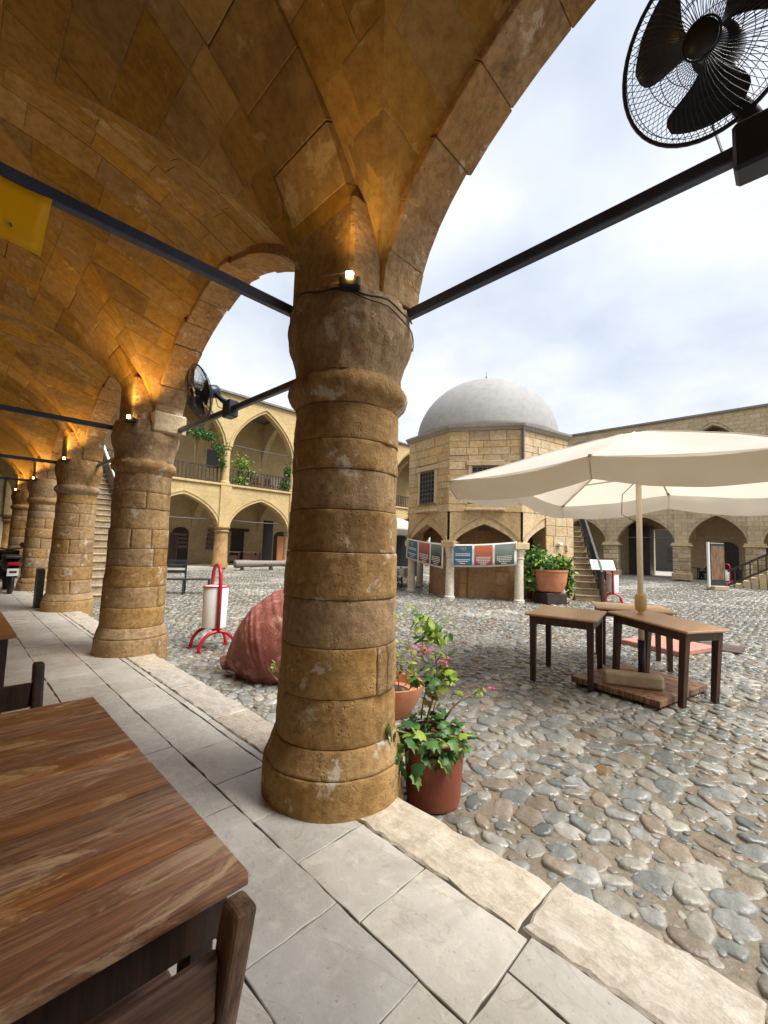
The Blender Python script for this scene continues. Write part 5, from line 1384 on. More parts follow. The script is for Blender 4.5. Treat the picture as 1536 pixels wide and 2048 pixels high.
cluster(pot, 858, 1395, 2.86, 7, 10, 0.07, ['leaf_lime', 'leaf_dry'], 'ivy'); cluster(pot, 962, 1378, 2.88, 9, 7, 0.045, ['leaf_lime', 'leaf_mid'])
cluster(pot, 924, 1430, 2.86, 2, 3, 0.06, ['leaf_dry'])
def blossom(parent, u, v, depth, n, sp):
    fl = MB()
    for k in range(n):
        c = at(u + rl.gauss(0, sp), v + rl.gauss(0, sp * 0.7), depth + rl.uniform(-0.02, 0.02))
        for q in range(5):
            a = 2 * math.pi * q / 5 + rl.random(); e = Vector((math.cos(a), math.sin(a), rl.uniform(-.3, .8))) * 0.014; f = Vector((-math.sin(a), math.cos(a), 0)) * 0.007
            fl.add([c, c + e * 0.6 + f, c + e, c + e * 0.6 - f], [(0, 1, 2, 3)])
    fl.build('blossom', 'petal_pink', parent)
blossom(pot, 845, 1302, 2.86, 26, 9); blossom(pot, 884, 1326, 2.9, 14, 7); blossom(pot, 986, 1378, 2.88, 8, 4)

bowl = thing('bowl_pot', 'low round terracotta bowl with dry twigs half hidden behind the nearest pillar', 'flower pot', (3.12, 2.88, G))
smooth_by_angle(MB().lathe((3.12, 2.88, G), [(0.17, 0.0), (0.20, 0.03), (0.27, 0.16), (0.30, 0.25), (0.31, 0.30), (0.285, 0.30), (0.27, 0.22)], 32).build('bowl', 'bowl_terracotta', bowl))
MB().lathe((3.12, 2.88, G), [(0.272, 0.215), (0.0, 0.23)], 24, False).build('soil', 'soil', bowl)
for (pts, r) in (([(800, 1400), (795, 1340), (785, 1290), (790, 1240)], 0.006), ([(810, 1400), (830, 1350), (822, 1300), (815, 1270)], 0.005), ([(790, 1400), (775, 1360), (770, 1330)], 0.005), ([(790, 1385), (815, 1392), (850, 1395)], 0.004), ([(800, 1400), (818, 1420), (842, 1432)], 0.004)):
    stem(bowl, pts, 3.95, r, r * 0.6)
cluster(bowl, 792, 1330, 4.0, 40, 13, 0.065, ['leaf_dry', 'leaf_lime', 'leaf_dry'], 'oval', el=2.2); cluster(bowl, 818, 1330, 4.0, 26, 10, 0.06, ['leaf_dry', 'leaf_lime'], el=1.6)
cluster(bowl, 805, 1385, 3.95, 14, 13, 0.06, ['leaf_dry', 'leaf_dry', 'leaf_lime']); cluster(bowl, 790, 1250, 4.0, 9, 8, 0.06, ['leaf_lime', 'leaf_dry'], el=2.5)
tw = thing('twig_plant', 'small leafy twig sticking out left of the nearest pillar', 'plant', (2.62, 3.22, G))
MB().tube([Vector((2.62, 3.22, G)), at(557, 1362, 4.0), at(545, 1350, 4.0), at(536, 1335, 4.0)], [0.006, 0.005, 0.004, 0.003], 6).build('stem', 'stem_brown', tw, True)
MB().tube([at(548, 1356, 4.0), at(547, 1345, 4.0), at(552, 1338, 4.0)], 0.003, 5).build('stem', 'stem_brown', tw, True)
cluster(tw, 546, 1331, 4.0, 7, 4, 0.045, ['leaf_lime', 'leaf_mid'])

# --- foreground table and chairs under the vault
tb = thing('plank_table', 'brown plank-topped table in the foreground under the vault', 'table', (0.05, 1.55, 0))
TZ = 0.755; yy = 0.86; k = 0
while yy < 2.24:
    w_ = random.choice([0.07, 0.085, 0.10]); y1 = min(yy + w_, 2.25)
    if 2.25 - y1 < 0.05: y1 = 2.25
    MB().bx(-0.42, 0.505 + random.uniform(-0.001, 0.001), yy + 0.0014, y1 - 0.0014, TZ - 0.028, TZ + random.uniform(-0.0022, 0.0010)).build('plank', 'plank_wood', tb, bevel=0.003, seg=2)
    yy = y1
ap = MB()
ap.bx(-0.38, 0.47, 0.885, 0.915, TZ - 0.115, TZ - 0.029); ap.bx(-0.38, 0.47, 2.195, 2.225, TZ - 0.115, TZ - 0.029); ap.bx(0.44, 0.47, 0.916, 2.194, TZ - 0.115, TZ - 0.029); ap.bx(-0.38, -0.35, 0.916, 2.194, TZ - 0.115, TZ - 0.029)
ap.build('apron', 'dark_wood', tb)
for x in (-0.345, 0.41):
    for y in (0.92, 2.14): MB().bx(x, x + 0.055, y, y + 0.055, 0.002, TZ - 0.03).build('leg', 'dark_wood', tb, bevel=0.005)
def wood_chair(label, M, mat, mats):
    """chair seen from behind: back posts at y = 0, seat towards +y"""
    t = thing('wooden_chair', label, 'chair', M.to_translation(), 0, 'wooden chairs at the plank table')
    for x in (-0.20, 0.20):
        pts = [(-0.105, 0.80), (-0.075, 0.66), (-0.03, 0.46), (-0.01, 0.38), (0.02, 0.0)]
        vs = []; pr = []
        for (y, z) in pts: pr.append((y, z))
        prof_ = [(y - 0.030, z) for y, z in pr] + [(y + 0.030, z) for y, z in reversed(pr)]
        n = len(prof_)
        vs = [(x - 0.0225, y, z) for y, z in prof_] + [(x + 0.0225, y, z) for y, z in prof_]
        fs = [tuple(range(n)), tuple(range(2*n - 1, n - 1, -1))] + [(i, n + i, n + (i+1) % n, (i+1) % n) for i in range(n)]
        MB(M).add(vs, fs).build('back_post', mat, t, bevel=0.012, seg=3)
        MB(M).bx(x - 0.02, x + 0.02, 0.36, 0.40, 0.0, 0.42).build('leg', mat, t, bevel=0.005)
    for (z0, z1, y) in ((0.60, 0.715, -0.076), (0.47, 0.54, -0.045)):
        MB(M).bx(-0.177, 0.177, y - 0.010, y + 0.012, z0, z1).build('back_rail', mats, t, bevel=0.006)
    MB(M).bx(-0.22, 0.22, 0.025, 0.42, 0.42, 0.45).build('seat', mats, t, bevel=0.008)
    for x in (-0.20, 0.20): MB(M).bx(x - 0.012, x + 0.012, 0.022, 0.36, 0.20, 0.235).build('stretcher', mat, t)
    for y in (0.02, 0.37): MB(M).bx(-0.178, 0.178, y - 0.01, y + 0.012, 0.36, 0.415).build('seat_rail', mat, t)
    return t
wood_chair('worn brown chair with rounded back post pushed in at the near table end', Matrix.Translation((0.225, 0.855, 0.0)), 'chair_wood', 'chair_wood_side')
wood_chair('dark brown chair at the far end of the plank table', Matrix.Translation((0.165, 2.60, 0.03)) @ Matrix.Rotation(math.pi, 4, 'Z'), 'dark_wood', 'dark_wood')
t2 = thing('cafe_table', 'orange-brown cafe table at the left edge beyond the dark chair', 'table', (0.0, 4.6, 0))
MB().bx(-0.40, 0.40, 3.98, 5.2, 0.725, 0.755).build('tabletop', 'plank_wood_pale', t2, bevel=0.006)
for x in (-0.36, 0.30):
    for y in (4.02, 5.10): MB().bx(x, x + 0.06, y, y + 0.06, 0.002, 0.724).build('leg', 'dark_wood', t2, bevel=0.004)
MB().bx(-0.36, 0.36, 4.03, 4.05, 0.63, 0.724).build('apron', 'dark_wood', t2)

# --- parked scooter, box, camera
s0 = thing('scooter', 'black scooter parked at the far left between two pillars', 'scooter', (1.05, 14.4, 0), 0)
for y, nm in ((14.2, 'wheel'), (15.4, 'wheel')):
    MB().tube([(1.2, y + 0.24 * math.cos(a), 0.27 + 0.24 * math.sin(a)) for a in [2 * math.pi * k / 24 for k in range(24)]], 0.055, 8, closed=True).build(nm, 'black_plastic', s0, True)
def blob(u, v):
    f = u; y = 13.95 + 1.1 * f; r = 0.22 * math.sin(math.pi * min(0.97, 0.12 + f * 0.8)) ** 0.7; a = 2 * math.pi * v
    return (1.2 + r * math.cos(a), y, 0.66 + 0.08 * math.sin(f * 3) + 0.20 * r / 0.22 * math.sin(a))
MB().grid(blob, 14, 20).build('body', 'scooter_black', s0, True)
MB().bx(1.02, 1.38, 14.0, 14.9, 0.86, 0.95).build('seat', 'black_plastic', s0, bevel=0.04, seg=2)
MB().bx(0.98, 1.42, 15.25, 15.4, 0.3, 1.05).build('leg_shield', 'scooter_black', s0, bevel=0.04, seg=2)
MB().tube([(0.9, 15.25, 1.12), (1.2, 15.32, 1.06), (1.5, 15.25, 1.12)], 0.02, 8).build('handlebar', 'black_plastic', s0, True)
MB().bx(1.08, 1.32, 13.93, 14.0, 0.70, 0.78).build('tail_light', 'light_red', s0, bevel=0.02)
MB().bx(1.09, 1.31, 13.90, 13.915, 0.45, 0.63).build('number_plate', 'white_paint', s0)
MB().bx(1.13, 1.27, 13.895, 13.9, 0.52, 0.57).build('plate_digits', 'black_plastic', s0)
MB().lathe((1.45, 15.2, 1.2), [(0.0, -0.07), (0.05, -0.05), (0.06, 0), (0.05, 0.05), (0.0, 0.07)], 10, False).build('mirror', 'grey_metal', s0, True)
bxo = MB().bx(1.34, 1.46, 11.05, 11.35, 0.0, 0.78).build('utility_box', 'teal_box', None, bevel=0.01); tag(bxo, 'slim grey-blue box leaning upright against the third pillar', 'box')
cam_t = thing('security_camera', 'small white security camera under the gallery ledge left', 'camera', (4.6, 23.75, 4.55))
MB().tube([(4.6, 23.88, 4.66), (4.6, 23.72, 4.60)], 0.03, 6).build('arm', 'white_paint', cam_t)
MB().tube([(4.5, 23.70, 4.60), (4.72, 23.60, 4.50)], 0.085, 10).build('body', 'white_paint', cam_t, True)

# --- bench, cannon, furniture of the north side
bn = thing('metal_bench', 'black metal bench with open slatted back standing on the cobbles', 'bench', (5.1, 13.4, G), d2(-28)); M = WM[bn]
for k in range(4): MB(M).bx(-0.75, 0.75, -0.22 + 0.11 * k, -0.13 + 0.11 * k, 0.42, 0.45).build('slat', 'iron_dark', bn)
for z in (0.60, 0.76, 0.92): MB(M).bx(-0.75, 0.0, 0.22, 0.25, z, z + 0.09).build('back_slat', 'iron_dark', bn)
for x in (-0.72, 0.0, 0.70):
    lg = MB(M); lg.bx(x, x + 0.05, -0.22, -0.17, 0, 0.42); lg.bx(x, x + 0.05, 0.17, 0.22, 0, 1.0 if x < 0.1 else 0.42); lg.bx(x, x + 0.05, -0.169, 0.169, 0.05, 0.09); lg.build('leg', 'iron_dark', bn)
cn_ = thing('cannon_barrel', 'old iron cannon barrel lying on low supports before the far arcade', 'cannon', (12.8, 22.9, G))
ca, cb2 = Vector((11.5, 23.0, G + 0.36)), Vector((14.7, 22.7, G + 0.40))
dv = cb2 - ca
MB().tube([ca, ca + dv * 0.02, ca + dv * 0.3, ca + dv * 0.32, ca + dv * 0.9, ca + dv * 0.93, cb2], [0.20, 0.235, 0.22, 0.20, 0.17, 0.20, 0.20], 18).build('barrel', 'cannon_iron', cn_, True)
MB().tube([ca + dv * 0.55 + Vector((0.02, -0.32, 0)), ca + dv * 0.55 + Vector((0, 0.32, 0))], 0.07, 10).build('trunnion', 'cannon_iron', cn_, True)
for f in (0.2, 0.75): q = ca + dv * f; MB().bx(q.x - 0.2, q.x + 0.2, q.y - 0.25, q.y + 0.25, G, G + 0.19).build('support', 'grey_stone', cn_, bevel=0.02)
def simple(name, label, cat, mat, boxes, group=None):
    t = thing(name, label, cat, (boxes[0][1][0], boxes[0][1][2], boxes[0][1][4]), 0, group)
    for nm, b, *mm in boxes: MB().bx(*b).build(nm, mm[0] if mm else mat, t, bevel=0.01)
    return t
simple('cupboard', 'tall brown cupboard under the left far arch', 'cupboard', 'chair_wood', [('carcass', (9.35, 9.85, 27.2, 27.9, 0.0, 1.9)), ('door', (9.40, 9.80, 27.17, 27.199, 0.1, 1.8), 'dark_wood')])
def wtable(x, y, label, l=1.5):
    t = thing('work_table', label, 'table', (x, y, 0), 0, 'work tables under the far arcade')
    MB().bx(x, x + l, y, y + 0.7, 0.80, 0.86).build('tabletop', 'chair_wood_side', t)
    for a in (0.03, l - 0.11):
        for b in (0.03, 0.59): MB().bx(x + a, x + a + 0.08, y + b, y + b + 0.08, 0.002, 0.799).build('leg', 'dark_wood', t)
    MB().bx(x + 0.12, x + l - 0.12, y + 0.1, y + 0.6, 0.25, 0.62).build('drawer_box', 'dark_wood', t)
wtable(11.8, 25.6, 'dark work table just right of the far round pillar', 1.35); wtable(13.4, 25.7, 'longer dark work table left of the orange board', 1.3)
wtable(7.0, 26.6, 'dark work table under the far barred window', 2.0)
simple('plank_stack', 'wavy timber boards stacked against the far arcade wall', 'boards', 'chair_wood_side', [('board', (12.0 + 0.02 * k, 13.05 - 0.03 * k, 28.05, 28.15, 0.95 + 0.28 * k, 1.16 + 0.28 * k)) for k in range(5)])
simple('plank_stack', 'timber boards stacked beside the tall brown cupboard', 'boards', 'chair_wood_side', [('board', (9.95 + 0.02 * k, 10.75 - 0.02 * k, 28.05, 28.15, 0.95 + 0.26 * k, 1.14 + 0.26 * k)) for k in range(4)])
simple('orange_board', 'orange-brown upright board leaning in the far arcade', 'board', 'orange_panel', [('panel', (16.05, 16.55, 26.0, 26.06, 0.0, 1.95))])
simple('dark_board', 'tall black display board beside the orange board', 'board', 'dark_panel', [('panel', (15.1, 15.85, 26.3, 26.36, 0.02, 3.0)), ('stand', (15.2, 15.75, 26.2, 26.5, 0.0, 0.03))])

# --- foliage on the gallery
def foliage(name, label, boxes, n, size, mats, stems=()):
    t = thing(name, label, 'plant', boxes[0][0])
    for mi, mat in enumerate(mats):
        V, T = [], []
        for _ in range(n // len(mats)):
            c, e = rl.choice(boxes)
            p = Vector((c[0] + rl.gauss(0, e[0] * 0.5), c[1] + rl.gauss(0, e[1] * 0.5), c[2] + rl.gauss(0, e[2] * 0.5)))
            d = Vector((rl.uniform(-1, 1), rl.uniform(-1, 1), rl.uniform(-1, 0.6))).normalized() * size * rl.uniform(0.7, 1.3)
            s = d.cross(Vector((rl.uniform(-1, 1), rl.uniform(-1, 1), rl.uniform(-1, 1)))).normalized() * size * 0.32
            o_ = len(V); V += [p, p + d * 0.5 + s, p + d, p + d * 0.5 - s]; T += [(o_, o_ + 1, o_ + 2, o_ + 3)]
        o = MB().add(V, T).build('foliage', mat, t); tag(o, kind='stuff')
    for pts in stems: MB().tube(pts, 0.03, 6).build('stem', 'stem_brown', t, True)
    return t
foliage('climbing_vine', 'green vine hanging along the left gallery arch', [((8.8 + 0.45 * k, 23.95, 7.62 - 0.05 * k - (0.5 if k > 3 else 0)), (0.45, 0.25, 0.28)) for k in range(5)] + [((10.7, 23.95, 6.6), (0.25, 0.2, 0.45)), ((10.85, 23.95, 6.0), (0.15, 0.2, 0.3))],
        900, 0.16, ['leaf_mid', 'leaf_dark'], [[(9.3, 24.1, 4.9), (9.3, 24.1, 6.5), (9.2, 24.0, 7.6)]])
foliage('potted_shrub', 'leafy green shrub behind the gallery rail by the column', [((12.3, 24.5, 6.3), (0.45, 0.35, 0.5)), ((12.7, 24.5, 5.7), (0.5, 0.35, 0.45)), ((12.2, 24.4, 5.2), (0.5, 0.3, 0.3))], 700, 0.17, ['leaf_mid', 'leaf_lime'], [[(12.4, 24.5, 4.85), (12.4, 24.5, 6.2)]])
foliage('potted_shrub', 'small plant with arching leaves at the right end of the gallery rail', [((15.3, 24.3, 5.25), (0.35, 0.25, 0.4)), ((15.5, 24.3, 6.1), (0.2, 0.2, 0.5))], 320, 0.2, ['leaf_mid', 'leaf_dark'], [[(15.4, 24.3, 4.85), (15.4, 24.3, 5.6)]])
for (x, lab) in ((13.6, 'dark cafe chair on the gallery left of the white one'), (14.5, 'second cafe chair on the gallery behind the rail')):
    t = thing('gallery_chair', lab, 'chair', (x, 25.2, 4.82)); MB().bx(x, x + 0.45, 25.0, 25.45, 5.25, 5.3).build('seat', 'dark_wood', t); MB().bx(x, x + 0.45, 25.42, 25.45, 5.3, 5.75).build('backrest', 'dark_wood', t)
    for a in (0, 0.41):
        for b in (0, 0.41): MB().bx(x + a, x + a + 0.04, 25.0 + b, 25.04 + b, 4.822, 5.25).build('leg', 'dark_wood', t)

# --- by the kiosk: banners, planter, lectern, chair
def banner(label, k, s0, s1, ztop0, ztop1, h0, h1, dd):
    Fk = FK(k); t = thing('banner', label, 'banner', Fk(0, dd, ztop0), 0, 'printed banners on the kiosk')
    def P(u, v, off_=0.0):
        s = s0 + (s1 - s0) * u; zt = ztop0 + (ztop1 - ztop0) * u - 0.03 * math.sin(math.pi * u); hh = h0 + (h1 - h0) * u
        return Fk(s, dd - off_ - 0.02 * math.sin(u * 7 + v), zt - hh * v)
    MB().grid(lambda u, v: P(u, v), 16, 4).build('cloth', 'cloth_white', t, True, solid=0.004)
    for q, (mat, u0, u1) in enumerate((('ban_blue', 0.035, 0.325), ('ban_red', 0.36, 0.64), ('ban_green', 0.675, 0.965))):
        MB().grid(lambda u, v: P(u0 + (u1 - u0) * u, 0.06 + 0.86 * v, 0.006), 8, 4).build('print', mat, t, True)
        tx = MB()
        rowsv = {0: (0.40, 0.47, 0.66, 0.73, 0.82), 1: (0.56, 0.63, 0.70, 0.77, 0.85), 2: (0.56, 0.63, 0.70, 0.77, 0.85)}[q]
        for ri, v0 in enumerate(rowsv):
            um = (u0 + u1) / 2; half = (u1 - u0) * (0.40 if ri < len(rowsv) - 2 else (0.30 if ri == len(rowsv) - 2 else 0.16))
            uu = um - half
            while uu < um + half - 0.01:
                wd = rl.uniform(0.012, 0.034); e = min(uu + wd, um + half)
                pts = [P(uu, v0, 0.011), P(e, v0, 0.011), P(e, v0 + 0.038, 0.011), P(uu, v0 + 0.038, 0.011)]; tx.add(pts, [(0, 1, 2, 3)]); uu = e + 0.006
        tx.build('lettering', 'cloth_white', t)
        if q == 0:
            em = MB(); um = (u0 + u1) / 2; wv_ = 0.05
            ring = [(-1, -1), (1, -1), (1, 0.2), (0.6, 0.75), (0, 1.1), (-0.6, 0.75), (-1, 0.2)]
            em.add([P(um + x * wv_, 0.21 + y * 0.085, 0.011) for x, y in ring], [tuple(range(7))]); em.build('emblem', 'ban_gold', t)
            em = MB(); em.add([P(um + x * wv_ * 0.7, 0.21 + y * 0.06, 0.014) for x, y in ring], [tuple(range(7))]); em.build('emblem', 'ban_blue', t)
            em = MB(); em.add([P(um + x * wv_ * 0.35, 0.21 + y * 0.035, 0.017) for x, y in ring], [tuple(range(7))]); em.build('emblem', 'ban_gold', t)
    for u, v in ((0, 0), (1, 0)):
        a = Vector(P(u, v)); b = Vector(Fk((s0 if u == 0 else s1) * 1.06, 0.15, a.z + 0.05)); MB().tube([a, b], 0.006, 5).build('tie', 'cloth_white', t)
    return t
plain('ban_gold', (0.42, 0.30, 0.10), 0.5)
def banmat(name, top, bot, scale):
    m = NT(name); v = m.coord(); sp = m.n('ShaderNodeSeparateXYZ'); m.l(v, sp.inputs[0])
    f = m.ramp(m.math('ADD', sp.outputs[2], m.math('MULTIPLY', m.noise(v, 3.5, 5, 0.7), scale)), [(0.0, 0.0), (1.0, 1.0)])
    f = m.rng(m.math('ADD', sp.outputs[2], m.math('MULTIPLY', m.noise(v, 3.5, 5, 0.7), scale)), 0, 1)
    mr = f.node; mr.inputs[1].default_value = -0.62 + scale * 0.5; mr.inputs[2].default_value = -0.05 + scale * 0.5
    m.base(m.mix(f, bot, top)); m.rough(0.45)
banmat('ban_blue', (0.055, 0.16, 0.27), (0.03, 0.12, 0.20), 0.4); banmat('ban_red', (0.66, 0.20, 0.09), (0.20, 0.045, 0.06), 0.05); banmat('ban_green', (0.30, 0.38, 0.36), (0.012, 0.035, 0.022), 0.35)
banner('printed banner with blue, red and green panels across the kiosk front', 0, -1.02, 0.98, 1.60, 1.74, 0.72, 0.74, -0.06)
banner('smaller slanting printed banner on the left side of the kiosk', 7, -1.08, 1.02, 1.80, 1.62, 0.72, 0.82, -0.06)

plt = thing('large_planter', 'broad terracotta planter full of green plants by the kiosk corner', 'planter', (13.38, 5.68, G))
MB(Matrix.Translation((13.38, 5.68, G)) @ Matrix.Rotation(d2(-30), 4, 'Z')).bx(-0.36, 0.36, -0.36, 0.36, 0.0, 0.34).build('plinth', 'door_dark', plt, bevel=0.02)
smooth_by_angle(MB().lathe((13.38, 5.68, G), [(0.30, 0.341), (0.40, 0.40), (0.49, 0.66), (0.525, 0.98), (0.545, 1.0), (0.545, 1.05), (0.50, 1.05), (0.48, 0.98)], 32).build('pot', 'bowl_terracotta', plt))
MB().lathe((13.38, 5.68, G), [(0.485, 0.985), (0.0, 1.0)], 20, False).build('soil', 'soil', plt)
ft = foliage('planter_greenery', 'mixed green leaves growing out of the broad terracotta planter', [((13.21, 5.81, 1.12), (0.35, 0.35, 0.22)), ((13.61, 5.51, 1.08), (0.35, 0.3, 0.2)), ((13.06, 6.01, 1.3), (0.3, 0.25, 0.28)), ((12.91, 6.11, 0.75), (0.14, 0.14, 0.45)), ((13.81, 5.26, 0.6), (0.12, 0.12, 0.45))], 1500, 0.14, ['leaf_mid', 'leaf_lime', 'leaf_dark'],
        [[(13.36, 5.7, 0.82), (13.26, 5.76, 1.2)], [(13.46, 5.66, 0.82), (13.56, 5.56, 1.15)]])
ag = MB()
for k in range(22):
    a = rl.uniform(0, 6.28); c = Vector((13.76, 5.28, 0.95)); L_ = rl.uniform(0.3, 0.5); d = Vector((math.cos(a) * 0.5, math.sin(a) * 0.5, 1)).normalized(); s = d.cross(Vector((0, 0, 1))).normalized() * 0.018
    ag.add([c - s, c + s, c + d * L_ * 0.6 + s, c + d * L_ + Vector((d.x, d.y, 0)) * 0.12, c + d * L_ * 0.6 - s], [(0, 1, 2, 3, 4)])
ag.build('spiky_leaves', 'leaf_mid', ft)
lec = thing('info_lectern', 'slanted white information panel on a red post by the kiosk stair', 'sign', (15.45, 4.75, G))
MB().tube([(15.45, 4.75, G), (15.45, 4.75, G + 1.15)], 0.035, 8).build('post', 'red_paint', lec, True)
MB(Matrix.Translation((15.42, 4.76, G + 1.22)) @ Matrix.Rotation(d2(-62), 4, 'Z') @ Matrix.Rotation(d2(38), 4, 'X')).bx(-0.36, 0.36, -0.26, 0.26, -0.015, 0.015).build('panel', 'white_paint', lec, bevel=0.01)
MB(Matrix.Translation((15.42, 4.76, G + 1.22)) @ Matrix.Rotation(d2(-62), 4, 'Z') @ Matrix.Rotation(d2(38), 4, 'X')).bx(-0.30, 0.30, -0.20, 0.20, 0.016, 0.019).build('print', 'ban_green', lec)
ch = thing('black_chair', 'black chair standing behind the information panel', 'chair', (15.9, 5.05, G))
MB().bx(15.7, 16.12, 4.85, 5.27, 0.29, 0.33).build('seat', 'black_plastic', ch, bevel=0.01); MB().bx(16.08, 16.12, 4.85, 5.27, 0.5, 0.85).build('backrest', 'black_plastic', ch, bevel=0.01)
for a in (15.7, 16.08):
    for b in (4.85, 5.23): MB().bx(a, a + 0.04, b, b + 0.04, G, 0.29 if a < 16 else 0.6).build('leg', 'black_plastic', ch)
# totem
tt = thing('display_panel', 'tall freestanding dark display panel with white edge before the far wing', 'sign', (26.6, 2.95, G)); MT = Matrix.Translation((26.6, 2.95, G)) @ Matrix.Rotation(d2(-48), 4, 'Z')
MB(MT).bx(-0.36, 0.36, -0.05, 0.05, 0.22, 2.30).build('board', 'dark_panel', tt, bevel=0.02); MB(MT).bx(-0.44, -0.365, -0.06, 0.06, 0.12, 2.34).build('edge_profile', 'white_paint', tt)
MB(MT).bx(-0.30, 0.32, -0.056, -0.051, 0.5, 2.15).build('print', 'chair_wood', tt); MB(MT).bx(-0.35, 0.35, -0.3, 0.3, 0.0, 0.20).build('base', 'concrete', tt, bevel=0.02)
# person sitting under the far arcade
def skin_person(label, origin, rz):
    t = thing('person', label, 'person', origin, rz)
    me = bpy.data.meshes.new('body')
    V = [(0, 0, 0.50), (0, -0.03, 0.72), (0, -0.02, 0.98), (0, 0.01, 1.10), (0, 0.03, 1.22),                       # pelvis .. head base
         (0.10, 0.02, 0.50), (0.13, 0.44, 0.50), (0.14, 0.46, 0.08), (0.14, 0.62, 0.04),
         (-0.10, 0.02, 0.50), (-0.13, 0.44, 0.50), (-0.14, 0.40, 0.08), (-0.14, 0.56, 0.04),
         (0.19, -0.02, 0.98), (0.26, 0.06, 0.72), (0.18, 0.30, 0.66), (-0.19, -0.02, 0.98), (-0.26, 0.06, 0.72), (-0.16, 0.30, 0.66)]
    E_ = [(0,1),(1,2),(2,3),(3,4),(0,5),(5,6),(6,7),(7,8),(0,9),(9,10),(10,11),(11,12),(2,13),(13,14),(14,15),(2,16),(16,17),(17,18)]
    R_ = [0.17, 0.16, 0.15, 0.055, 0.05, 0.12, 0.085, 0.06, 0.045, 0.12, 0.085, 0.06, 0.045, 0.075, 0.055, 0.04, 0.075, 0.055, 0.04]
    me.from_pydata(V, E_, []); o = bpy.data.objects.new('body', me); COL.objects.link(o); o.parent = t; me.materials.append(MATS['cloth_dark'])
    m = o.modifiers.new('skin', 'SKIN'); sv = me.skin_vertices[0].data
    for i, r in enumerate(R_): sv[i].radius = (r, r)
    sv[0].use_root = True
    o.modifiers.new('sub', 'SUBSURF').levels = 1; o.modifiers['sub'].render_levels = 2
    MW = WM[t]
    def head(u, v):
        a = 2 * math.pi * v; b = math.pi * (u - 0.5); r = 0.1 * math.cos(b)
        fr = max(0, math.sin(a)); x = r * 0.82 * math.cos(a); y = r * math.sin(a) + 0.018 * math.exp(-((u - 0.47) / 0.07) ** 2) * (fr ** 12); z = 0.125 * math.sin(b)
        return MW @ Vector((x, y + 0.04, z + 1.30))
    MB().grid(head, 16, 24).build('head', 'skin', t, True)
    MB(MW).lathe((0, 0.035, 1.35), [(0.098, -0.02), (0.112, 0.0), (0.105, 0.05), (0.07, 0.085), (0.0, 0.095)], 16, False).build('cap', 'cloth_dark', t, True)
    for sx in (0.18, -0.16):
        hd = MB(MW)
        hd.tube([(sx, 0.28, 0.665), (sx * 0.92, 0.36, 0.655)], [0.035, 0.04], 8)
        for q in range(4): hd.tube([(sx * 0.92 + (q - 1.5) * 0.018, 0.35, 0.655), (sx * 0.92 + (q - 1.5) * 0.019, 0.40 + 0.008 * (1.5 - abs(q - 1.5)), 0.645), (sx * 0.92 + (q - 1.5) * 0.019, 0.425 + 0.008 * (1.5 - abs(q - 1.5)), 0.625)], 0.009, 6)
        hd.tube([(sx * 0.92 - 0.035 * (1 if sx > 0 else -1), 0.32, 0.655), (sx * 0.92 - 0.055 * (1 if sx > 0 else -1), 0.37, 0.645)], 0.010, 6)
        hd.build('hand', 'skin', t, True)
    return t
skin_person('person in dark clothes and cap sitting under the far arch', (34.6, 4.25, -0.04), d2(28))
pc = thing('cafe_chair', 'dark chair on which the person under the far arch sits', 'chair', (34.6, 4.25, -0.04), d2(28)); M = WM[pc]
MB(M).bx(-0.24, 0.24, -0.24, 0.24, 0.30, 0.345).build('seat', 'black_plastic', pc); MB(M).bx(-0.24, 0.24, -0.30, -0.245, 0.30, 0.95).build('backrest', 'black_plastic', pc)
for a in (-0.23, 0.18):
    for b in (-0.23, 0.18): MB(M).bx(a, a + 0.05, b, b + 0.05, 0.0, 0.299).build('leg', 'black_plastic', pc)
def dtable(label, x, y):
    t = thing('cafe_table', label, 'table', (x, y, -0.04), 0, 'dark tables under the far arcade'); MB().bx(x - 0.4, x + 0.4, y - 0.4, y + 0.4, 0.68, 0.72).build('tabletop', 'dark_wood', t)
    for a in (-0.36, 0.30):
        for b in (-0.36, 0.30): MB().bx(x + a, x + a + 0.06, y + b, y + b + 0.06, -0.038, 0.679).build('leg', 'dark_wood', t)
dtable('dark table just right of the square pier under the far arch', 34.7, 5.15); dtable('dark table beyond the timber handrail of the court stair', 34.2, 2.3)

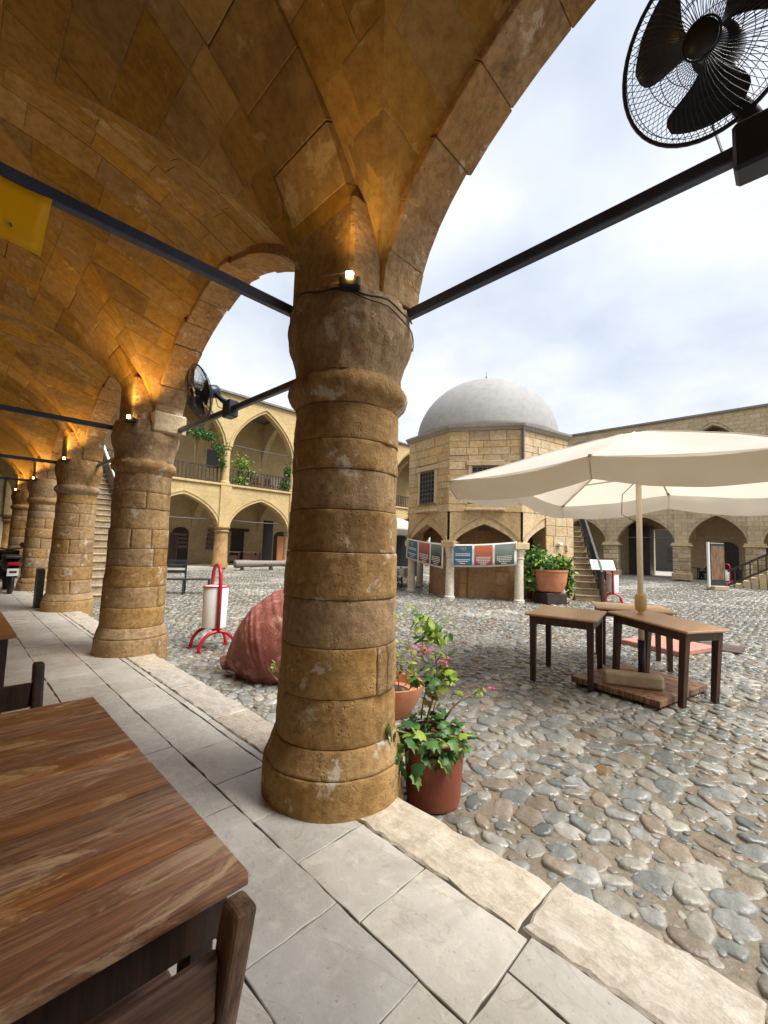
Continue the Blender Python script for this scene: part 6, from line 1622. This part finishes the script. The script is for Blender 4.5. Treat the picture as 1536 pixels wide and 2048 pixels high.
# --- stall left of the kiosk
wp = thing('white_parasol', 'white parasol seen between the nearest pillar and the kiosk', 'parasol', (15.4, 14.2, G))
def wc(u, v):
    a = 2 * math.pi * v; k = 1.0 / max(abs(math.cos(a)), abs(math.sin(a))); return (15.4 + 1.6 * u * k * math.cos(a), 14.2 + 1.6 * u * k * math.sin(a), 2.9 - 0.65 * u)
MB().grid(wc, 6, 48).build('canopy', 'cloth_white', wp, True)
def wc2(u, v):
    p = wc(1.0, v); return (p[0], p[1], p[2] - 0.25 * u)
MB().grid(wc2, 1, 48).build('valance', 'cloth_white', wp)
MB().tube([(15.4, 14.2, G), (15.4, 14.2, 2.88)], 0.03, 8).build('pole', 'cream_paint', wp, True)
ct = thing('cloth_table', 'table under a white cloth left of the kiosk columns', 'table', (13.2, 12.2, G), d2(25)); M = WM[ct]
def cl(u, v):
    a = 2 * math.pi * v; k = 1.0 / max(abs(math.cos(a)), abs(math.sin(a))); r = min(1, u * 1.6); dz = max(0, u - 0.625) / 0.375
    return M @ Vector((0.62 * r * k * math.cos(a) * (1 + 0.03 * dz * math.sin(v * 60)), 0.62 * r * k * math.sin(a) * (1 + 0.03 * dz * math.sin(v * 60)), 0.78 - 0.38 * dz * (1 + 0.1 * math.sin(v * 40))))
MB().grid(cl, 16, 96).build('cloth', 'cloth_white', ct, True)
for a in (-0.5, 0.44):
    for b in (-0.5, 0.44): MB(M).bx(a, a + 0.06, b, b + 0.06, 0.0, 0.76).build('leg', 'dark_wood', ct)
sb_ = thing('stall_screen', 'dark grey stall screen behind the cloth-covered table', 'screen', (16.6, 15.4, G), d2(-45)); M = WM[sb_]
MB(M).bx(-1.3, 1.3, 0, 0.06, 0.1, 2.2).build('panel', 'shop_dark', sb_)
for a in (-1.3, 1.24): MB(M).bx(a, a + 0.06, -0.06, -0.001, 0.0, 2.25).build('post', 'iron_dark', sb_)
foliage('potted_bush', 'dark green bush in a pot beside the left kiosk column', [((11.75, 11.15, 0.35), (0.35, 0.35, 0.35))], 500, 0.15, ['leaf_dark', 'leaf_mid'], [[(11.75, 11.15, G), (11.75, 11.15, 0.3)]])

# --- fallen petals and leaf litter on the cobbles
lit = MB()
for k in range(70):
    x, y = 2.05 + abs(rl.gauss(0, 1.3)), rl.uniform(-0.6, 4.5); a = rl.uniform(0, 6.28); q = rl.uniform(0.006, 0.014); z = G + rl.uniform(0.010, 0.016)
    lit.add([(x, y, z), (x + q * math.cos(a), y + q * math.sin(a), z + 0.004), (x + q * 1.4 * math.cos(a + 0.6), y + q * 1.4 * math.sin(a + 0.6), z + 0.002), (x + q * math.cos(a + 1.2), y + q * math.sin(a + 1.2), z + 0.005)], [(0, 1, 2, 3)])
lit.build('fallen_petals', 'petal_pink'); tag(bpy.data.objects['fallen_petals'], 'scattered pink petals lying on the cobbles near the pots', None, kind='stuff')
